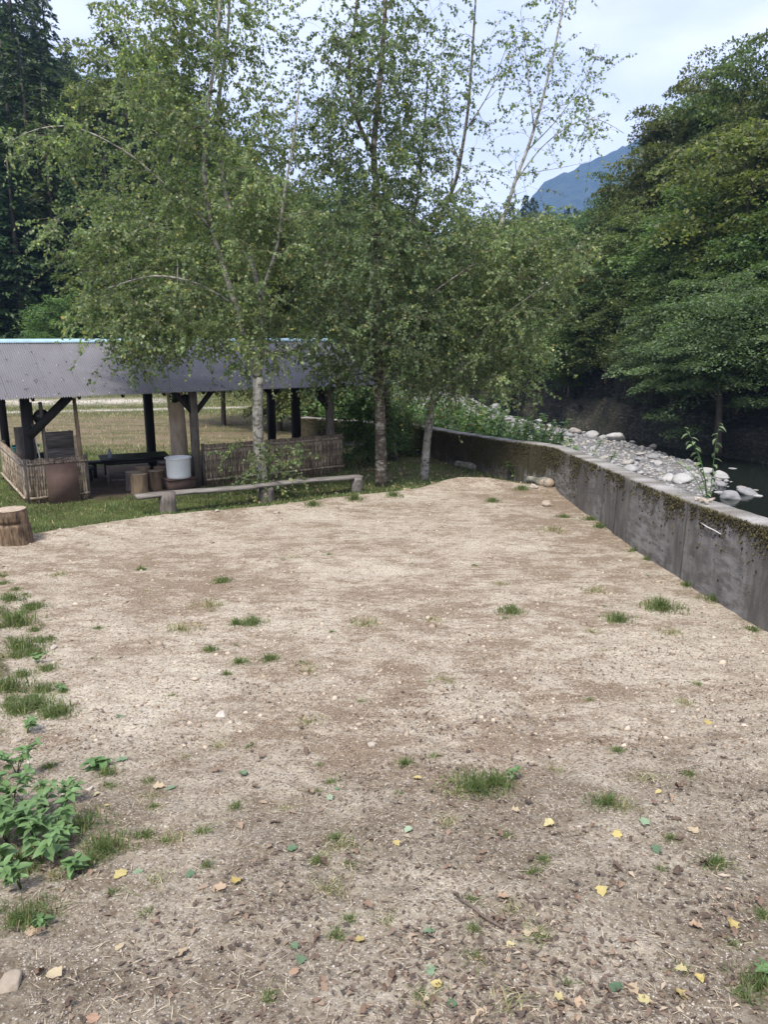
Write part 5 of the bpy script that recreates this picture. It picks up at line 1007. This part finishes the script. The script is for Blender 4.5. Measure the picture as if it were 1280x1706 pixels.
LAB = {'r': ('green broadleaf tree in the dense wood on the bank across the river', 'trees across the river'), 'l': ('dark conifer on the wooded hillside at the left behind the shed', 'conifers on the left hillside'), 'm': ('green broadleaf tree of the wood beyond the field', 'trees beyond the field'), 'mc': ('small dark conifer at the far end of the valley', 'conifers at the end of the valley')}
# across the river: marked ones first
def rtree(px, ytop, Y, proto, label, wide=1.0, sx=0, group=None):
    X = (px - 640) / F * Y * 1.0; X = PX(px, 558, Y)[0]; zb = float(rhill(X, Y)) if X > toe(Y) else -.6; h = ztop(px, ytop, Y) - zb
    return tree('broadleaf_tree', proto, X, Y, zb - .3, max(h, 3), label, 'tree', group, wide)
rtree(1215, 430, 29.5, PM, 'blue green maple leaning low over the water at the right edge', 1.25)
rtree(1130, 480, 34, PM, 'blue green maple with low drooping branches left of the larger one', 1.15)
rtree(1275, 330, 32, PB[1], 'broad olive tree above the maples at the right edge', 1.2)
rtree(1195, 52, 43, PB[0], 'tallest layered tree on the right skyline across the river', .75)
rtree(1285, 5, 40, PB[2], 'tree cut by the upper right corner of the picture', .7)
rtree(1135, 88, 46, PB[2], 'tree standing out of the right skyline left of the tallest one', .75)
rtree(1078, 165, 46, PB[0], 'layered tree where the right skyline drops to the mountain', .75)
rtree(1055, 270, 50, PY, 'yellowish tree at the left end of the right skyline', .8)
rtree(990, 330, 56, PB[1], 'low olive tree where the right wood meets the blue mountain', .9)
rtree(1012, 282, 54, PB[0], 'layered tree hiding the right part of the blue mountain', .8)
rtree(1020, 470, 43, PY, 'yellow tinged tree low on the bank across the river', .9)
rtree(960, 400, 52, PB[2], 'green tree behind the birch tips by the river bend', .9)
cnt = 0
def rsky(px): return np.interp(px, [780, 880, 960, 1000, 1050, 1065, 1120, 1180, 1250, 1400], [370, 352, 356, 300, 255, 190, 110, 70, 90, 60])
for s in np.arange(.6, 34, 2.9):
    for y_ in np.arange(24, 100, 3.6):
        yj = y_ + R.uniform(-1.2, 1.2); xj = float(toe(yj)) + s + R.uniform(-1, 1); px = 640 + xj / yj * F
        if px > 1420 or px < 560 or (s > 16 and yj > 75): continue
        zb = float(rhill(xj, yj)); hmax = ztop(px, float(rsky(px)) + R.uniform(25, 130), yj) - zb; h = min(R.uniform(7, 11.5), hmax)
        if h < 3.2: continue
        if s < 3: h = min(h, R.uniform(5, 8))
        pr = PY if R.random() < .12 else PB[int(R.integers(3))]
        if yj < 40 and R.random() < .05: pr = PM
        if yj < 48 and s < 1: continue
        if s < 4: zb += .5
        if px < 700: continue
        kind = 'blue green maple' if pr is PM else 'yellowish tree' if pr is PY else ('layered green tree', 'rounded green tree', 'slender green tree')[[q_ is pr for q_ in PB].index(True)]
        where = 'behind the pool' if px > 1180 else 'behind the tall weed' if px > 1060 else 'above the gravel bar' if px > 940 else 'at the river bend' if px > 820 else 'behind the birches'
        tier = "at the water's edge" if s < 3 else 'low on the far bank' if s < 9 else 'half way up the far bank' if s < 17 else 'high on the far bank' if s < 26 else 'at the top of the far bank'
        tree('broadleaf_tree', pr, xj, yj, zb - .3, h, ('small ' if h < 5.5 else 'tall ' if h > 9.5 else '') + kind + ' ' + tier + ', ' + where, 'tree', LAB['r'][1], R.uniform(.95, 1.25)); cnt += 1
for y_ in np.arange(72, 125, 7.0):
    for px in np.arange(780, 1000, 260 / y_ * 10):
        yj = y_ + R.uniform(-2, 2); pj = px + R.uniform(-14, 14); xj = PX(pj, 558, yj)[0]
        if xj - toe(yj) < 6: continue
        zb = float(rhill(xj, yj)); hm = ztop(pj, float(rsky(pj)) + R.uniform(-6, 30), yj) - zb; h = min(R.uniform(7, 11), hm)
        if h < 2: continue
        con = R.random() < .3
        tree('conifer_tree' if con else 'broadleaf_tree', PC[1] if con else PB[int(R.integers(3))], xj, yj, zb - .3, h, ('dark conifer ' if con else 'green broadleaf tree ') + 'far up the valley, ' + ('just left of the blue mountain' if pj < 880 else 'below the blue mountain' if pj < 960 else 'right of the blue mountain foot') + (', lower row' if yj < 95 else ', middle row' if yj < 120 else ', last row'), 'conifer' if con else 'tree', 'trees far up the valley', 1.1)
# left hillside and the valley's end
def lsky(px): return np.interp(px, [-300, 0, 120, 165, 205, 300, 440, 560, 720, 880, 960], [-400, -330, -160, 60, 105, 135, 120, 205, 290, 345, 372])
def ltree(px, ytop, Y, proto, name, label, cat, group=None, wide=1.0):
    X = PX(px, 558, Y)[0]; zb = float(lhill(X, Y)) if Y > 46 else float(g0(X, Y)); return tree(name, proto, X, Y, zb - .2, max(3, ztop(px, ytop, Y) - zb), label, cat, group, wide)
ltree(40, 250, 46, PC[0], 'conifer_tree', 'dark cedar with drooping sprays at the left edge behind the shed', 'conifer', None, 1.5)
ltree(125, 330, 50, PC[1], 'conifer_tree', 'dark cedar right of the drooping one, behind the birch arm', 'conifer', None, 1.3)
ltree(18, -120, 60, PC[0], 'conifer_tree', 'very tall dark conifer in the upper left corner, leftmost', 'conifer', None, .95)
ltree(70, -150, 66, PC[1], 'conifer_tree', 'very tall dark conifer in the upper left corner, second from left', 'conifer', None, .9)
ltree(118, -60, 69, PC[0], 'conifer_tree', 'tall dark conifer at the right end of the upper left corner', 'conifer', None, .85)
ltree(50, 60, 58, PC[1], 'conifer_tree', 'shorter conifer standing in front of the very tall upper left ones', 'conifer', None, 1.2)
ltree(95, 130, 62, PC[0], 'conifer_tree', 'pointed dark conifer standing among rounded trees on the left hill', 'conifer', None, 1.1)
ltree(35, 110, 66, PB[1], 'broadleaf_tree', 'rounded grey green tree left of the pointed conifer', 'tree', None, 1.2)
ltree(150, 120, 68, PB[1], 'broadleaf_tree', 'rounded grey green tree right of the pointed conifer', 'tree', None, 1.0)
ltree(110, 480, 43, PB[1], 'broadleaf_tree', 'pale green low tree just above the left half of the roof', 'tree', None, 1.3)
ltree(240, 30, 58, PB[2], 'broadleaf_tree', 'green tree top rising behind the upper left birch leaves', 'tree', None, .9)
ltree(365, 380, 27, PB[0], 'broadleaf_tree', 'small tree in the field seen through the shed', 'tree', None, .8)
ltree(462, 330, 25.5, PB[1], 'broadleaf_tree', 'dark stemmed tree just behind the right half of the shed', 'tree', None, .8)
ltree(550, 360, 27.5, PB[1], 'broadleaf_tree', 'dark tree behind the right end of the shed roof', 'tree', None, .8)
def lplace(px, Y):
    v = 'at the foot of the hill' if Y < 52 else 'in the second row of the hill' if Y < 60 else 'in the lower wood' if Y < 80 else 'in the upper wood' if Y < 100 else 'at the top of the wood'
    h = 'beyond the left edge' if px < 0 else 'at the left edge' if px < 110 else 'left behind the birch arm' if px < 220 else 'behind the forked birch' if px < 460 else 'between the birches' if px < 620 else 'behind the tall birch' if px < 740 else 'behind the leaning birch'
    return v + ', ' + h
for Y0 in (48, 55, 64, 76, 94):
    for px in np.arange(-120, 960, 560 / Y0 * 4.4):
        pj = px + R.uniform(-20, 20); Yj = Y0 + R.uniform(-2.5, 2.5); X = PX(pj, 558, Yj)[0]
        if X > xline(min(Yj, 64)) - 1 + 14 * float(sst(62, 80, Yj)): continue
        zb = float(lhill(X, Yj)); hm = ztop(pj, float(lsky(pj)) + abs(R.normal(0, 25)), Yj) - zb; con = R.random() < (.65 if pj < 200 else .25 if pj < 640 else .12)
        h = min(R.uniform(10, 17) if con else R.uniform(7, 12), hm)
        if h < 3: continue
        if con: tree('conifer_tree', PC[int(R.integers(2))], X, Yj, zb - .3, h, ('small ' if h < 6 else 'tall ' if h > 13 else '') + 'dark conifer ' + lplace(pj, Y0), 'conifer', LAB['l'][1] if pj < 640 else LAB['mc'][1], R.uniform(.9, 1.3))
        else: tree('broadleaf_tree', PB[int(R.integers(3))], X, Yj, zb - .3, h, ('small ' if h < 5.5 else 'tall ' if h > 10 else '') + 'green broadleaf tree ' + lplace(pj, Y0), 'tree', LAB['m'][1], R.uniform(1, 1.3))
for px, yt in ((905, 335), (882, 322), (935, 338), (950, 340), (868, 318), (846, 330)): ltree(px, yt, 118 + R.uniform(-4, 4), PC[0], 'conifer_tree', LAB['mc'][0], 'conifer', LAB['mc'][1], .8)

# shrubs and riverside plants
def bush(name, label, cat, px, py, Y, hgt, proto, wide, group=None, zb=None):
    X = PX(px, py, Y)[0]; z = float(g0(X, Y)) if zb is None else zb; return tree(name, proto, X, Y, z, hgt, label, cat, group, wide)
SB = broad_proto(2.4, 1.4, 120, 110, .075, M_broad, .3, .02, cr=.42); SB2 = broad_proto(2.2, 1.2, 90, 100, .08, M_weed2, .3, .02, cr=.42)
bush('shrub', 'dark green shrub against the wall left of the tall birch', 'shrub', 612, 760, 19.0, 1.75, SB, .9)
bush('shrub', 'smaller dark shrub behind the thin leaning birch', 'shrub', 668, 740, 20.0, 1.2, SB, .7)
bush('shrub', 'bright green shrub beyond the wall behind the shed end', 'shrub', 590, 680, 25.5, 2.3, SB2, 1.3, None, -.3)
def kw_proto(n, h, per, lsz, m):
    wood = MB(); CC = []; AX = []
    for k in range(n):
        a = R.uniform(0, 6.28); l = R.uniform(.08, .32); x0 = R.normal(0, .22, 2); hh = h * R.uniform(.6, 1.05); t = np.linspace(0, 1, 7)[:, None]; d = np.array((math.cos(a), math.sin(a), 0)); q = np.append(x0, 0) + d * l * hh * t ** 1.7 + np.array((0, 0, hh)) * (t - .18 * t * t); wood.tube(q, np.linspace(.009, .003, 7), 4, False)
        u = R.uniform(.2, 1, per); i0 = np.minimum((u * 6).astype(int), 5); f = (u * 6 - i0)[:, None]; CC.append(q[i0] * (1-f) + q[i0+1] * f); b_ = R.uniform(0, 6.28, per); AX.append(np.column_stack((np.cos(b_), np.sin(b_), R.normal(-.35, .3, per))))
    CC = np.concatenate(CC); AX = nrm(np.concatenate(AX)); nr = nrm(R.normal(0, .35, CC.shape) + (0, 0, 1)); nr = nrm(nr - AX * np.sum(AX * nr, 1, keepdims=True)); L_ = lsz * R.uniform(.6, 1.25, len(CC)); V, f = leaf_quads(CC, AX, nr, L_, L_ * .62, .12); me = new_mesh('leaves', V, [f]); me.materials.append(m); return wood.mesh('stems', M_weed, True), me, h
KW = [kw_proto(22, 1.5, 60, .062, M_weed2), kw_proto(16, 1.2, 52, .066, M_weed2)]
def kweed(x, y, z, h, label, group):
    p = KW[int(R.integers(2))]; o = thing('riverside_plant', label, 'plant', (x, y, z), R.uniform(0, 6.28), group); s = h / p[2]; o.scale = (s * 1.15, s * 1.15, s); link('stems', p[0], o); link('leaves', p[1], o)
for i in range(140):
    y_ = R.uniform(15.6, 31); x_ = float(xline(y_)) + (1.35 if 15.2 < y_ < 23 else .7) + R.uniform(0, 2.6 if y_ < 21 else 5.0); px = 640 + x_ / y_ * F
    if px > 905: continue
    zt = ztop(px, R.uniform(682, 728) if px > 800 else R.uniform(655, 705), y_); zb = float(bedz(x_, y_)); h = np.clip((zt - zb) * 1.2, .8, 3.2)
    kweed(x_, y_, zb - .05, h, 'bright leafy riverside plant beyond the wall, ' + ('behind the leaning birch' if px < 760 else 'right of the leaning birch' if px < 850 else 'over the mossy wall bend' if px < 920 else 'at the right end') + (', close to the wall' if x_ < xline(y_) + 1.6 else ', nearer the river'), 'leafy plants beyond the wall')
for px, py, Yd in ((938, 742, 17.5), (925, 732, 18.5), (950, 748, 16.8), (915, 722, 20), (900, 712, 21.5), (880, 700, 23)):
    d = PX(px, py, Yd); zb = float(bedz(d[0], Yd)); kweed(d[0], Yd, zb - .05, max(.7, (d[2] - zb) * 1.15), 'leafy plant at the right end of the greenery beyond the wall', 'leafy plants at the gravel edge')
n_ = 0
for i in range(400):
    y_ = R.uniform(30, 62); sx = R.uniform(.7, 3.6); x_ = float(toe(y_)) + sx; px = 640 + x_ / y_ * F
    if px > 1330 or px < 800 or n_ >= 85: continue
    n_ += 1; dk = R.random() < .5; bush('shrub', ('dark fern like shrub' if sx < 2.2 else 'dark leafy shrub') + (' rooted low' if sx < 1.6 else ' rooted') + ' on the mossy far bank, ' + ('behind the pool' if px > 1180 else 'behind the tall weed' if px > 1060 else 'above the gravel bar' if px > 940 else 'at the river bend') + (', nearer' if y_ < 40 else ', farther'), 'shrub', px, 600, y_, R.uniform(3.2, 5.5) if dk else R.uniform(1.5, 2.8), PB[int(R.integers(3))] if dk else SB, R.uniform(1.1, 1.5), 'shrubs on the far bank', float(rhill(x_ + .4, y_)) + (.0 if dk else .2))
# tall weed on the outer side of the wall
tw_ = thing('tall_weed', 'tall spindly weed with pale leaves sprouting behind the wall beside the pool', 'weed', (3.86, 8.95, 0.9)); 
wl2 = wleaf('leaf', solid_leaf('pale_weed_leaf', (.16,.22,.10)), .5, .55); b = MB(); base = np.array((3.86, 8.95, .9))
for tip, nl in ((PX(1140, 712, 9.2), 15), (PX(1200, 705, 9.3), 15), (PX(1150, 735, 9.1), 12), (PX(1128, 770, 8.95), 7), (PX(1158, 775, 9.0), 6)):
    v = tip - base; t = np.linspace(0, 1, 9)[:, None]; ctl = base + v * (.15, .3, .75); q = ((1-t)**2 * base + 2*t*(1-t) * ctl + t*t * tip) - base; b.tube(q, np.linspace(.007, .002, 9), 5)
    for u in np.linspace(.18, 1, nl):
        i0 = min(int(u * 8), 7); f = u * 8 - i0; l = link('leaf', wl2, tw_); l.location = tuple(q[i0] * (1-f) + q[i0+1] * f); s = R.uniform(.065, .11); l.scale = (s, s, s); l.rotation_euler = (R.normal(0, .2), R.uniform(-.1, .5), R.uniform(0, 6.28))
b.build('stem', M_weed, tw_)
# rocks at the far river bend
for px, py, wp, lab in ((828, 660, 30, 'pale square boulder at the river bend under the dark wood'), (845, 676, 24, 'grey boulder below the pale square one at the river bend'), (770, 690, 30, 'pale boulder seen between riverside plants')):
    x_, y_ = bed_at(px, py + 10, -1.2); y_ = min(y_, 52); x_ = PX(px, py, y_)[0]; stone('boulder', x_, y_, float(bedz(x_, y_)) + .2, wp / F * y_ * .42, lab, 'boulder', GB, 1.0, 9, 6)

# ------------------------------------------------------------------ air
def hazem():
    m = bpy.data.materials.new('haze_air'); m.use_nodes = True; t = m.node_tree; t.nodes.clear(); o = N(t, 'ShaderNodeOutputMaterial'); v = N(t, 'ShaderNodeVolumePrincipled')
    v.inputs['Color'].default_value = (.36, .60, .97, 1); v.inputs['Density'].default_value = .00042; v.inputs['Anisotropy'].default_value = .2; t.links.new(v.outputs[0], o.inputs['Volume']); return m
b = MB(); b.box((-1130, -40, -90), (1340, 1840, 395)); o = b.build('haze', hazem()); tag(o, kind='stuff')
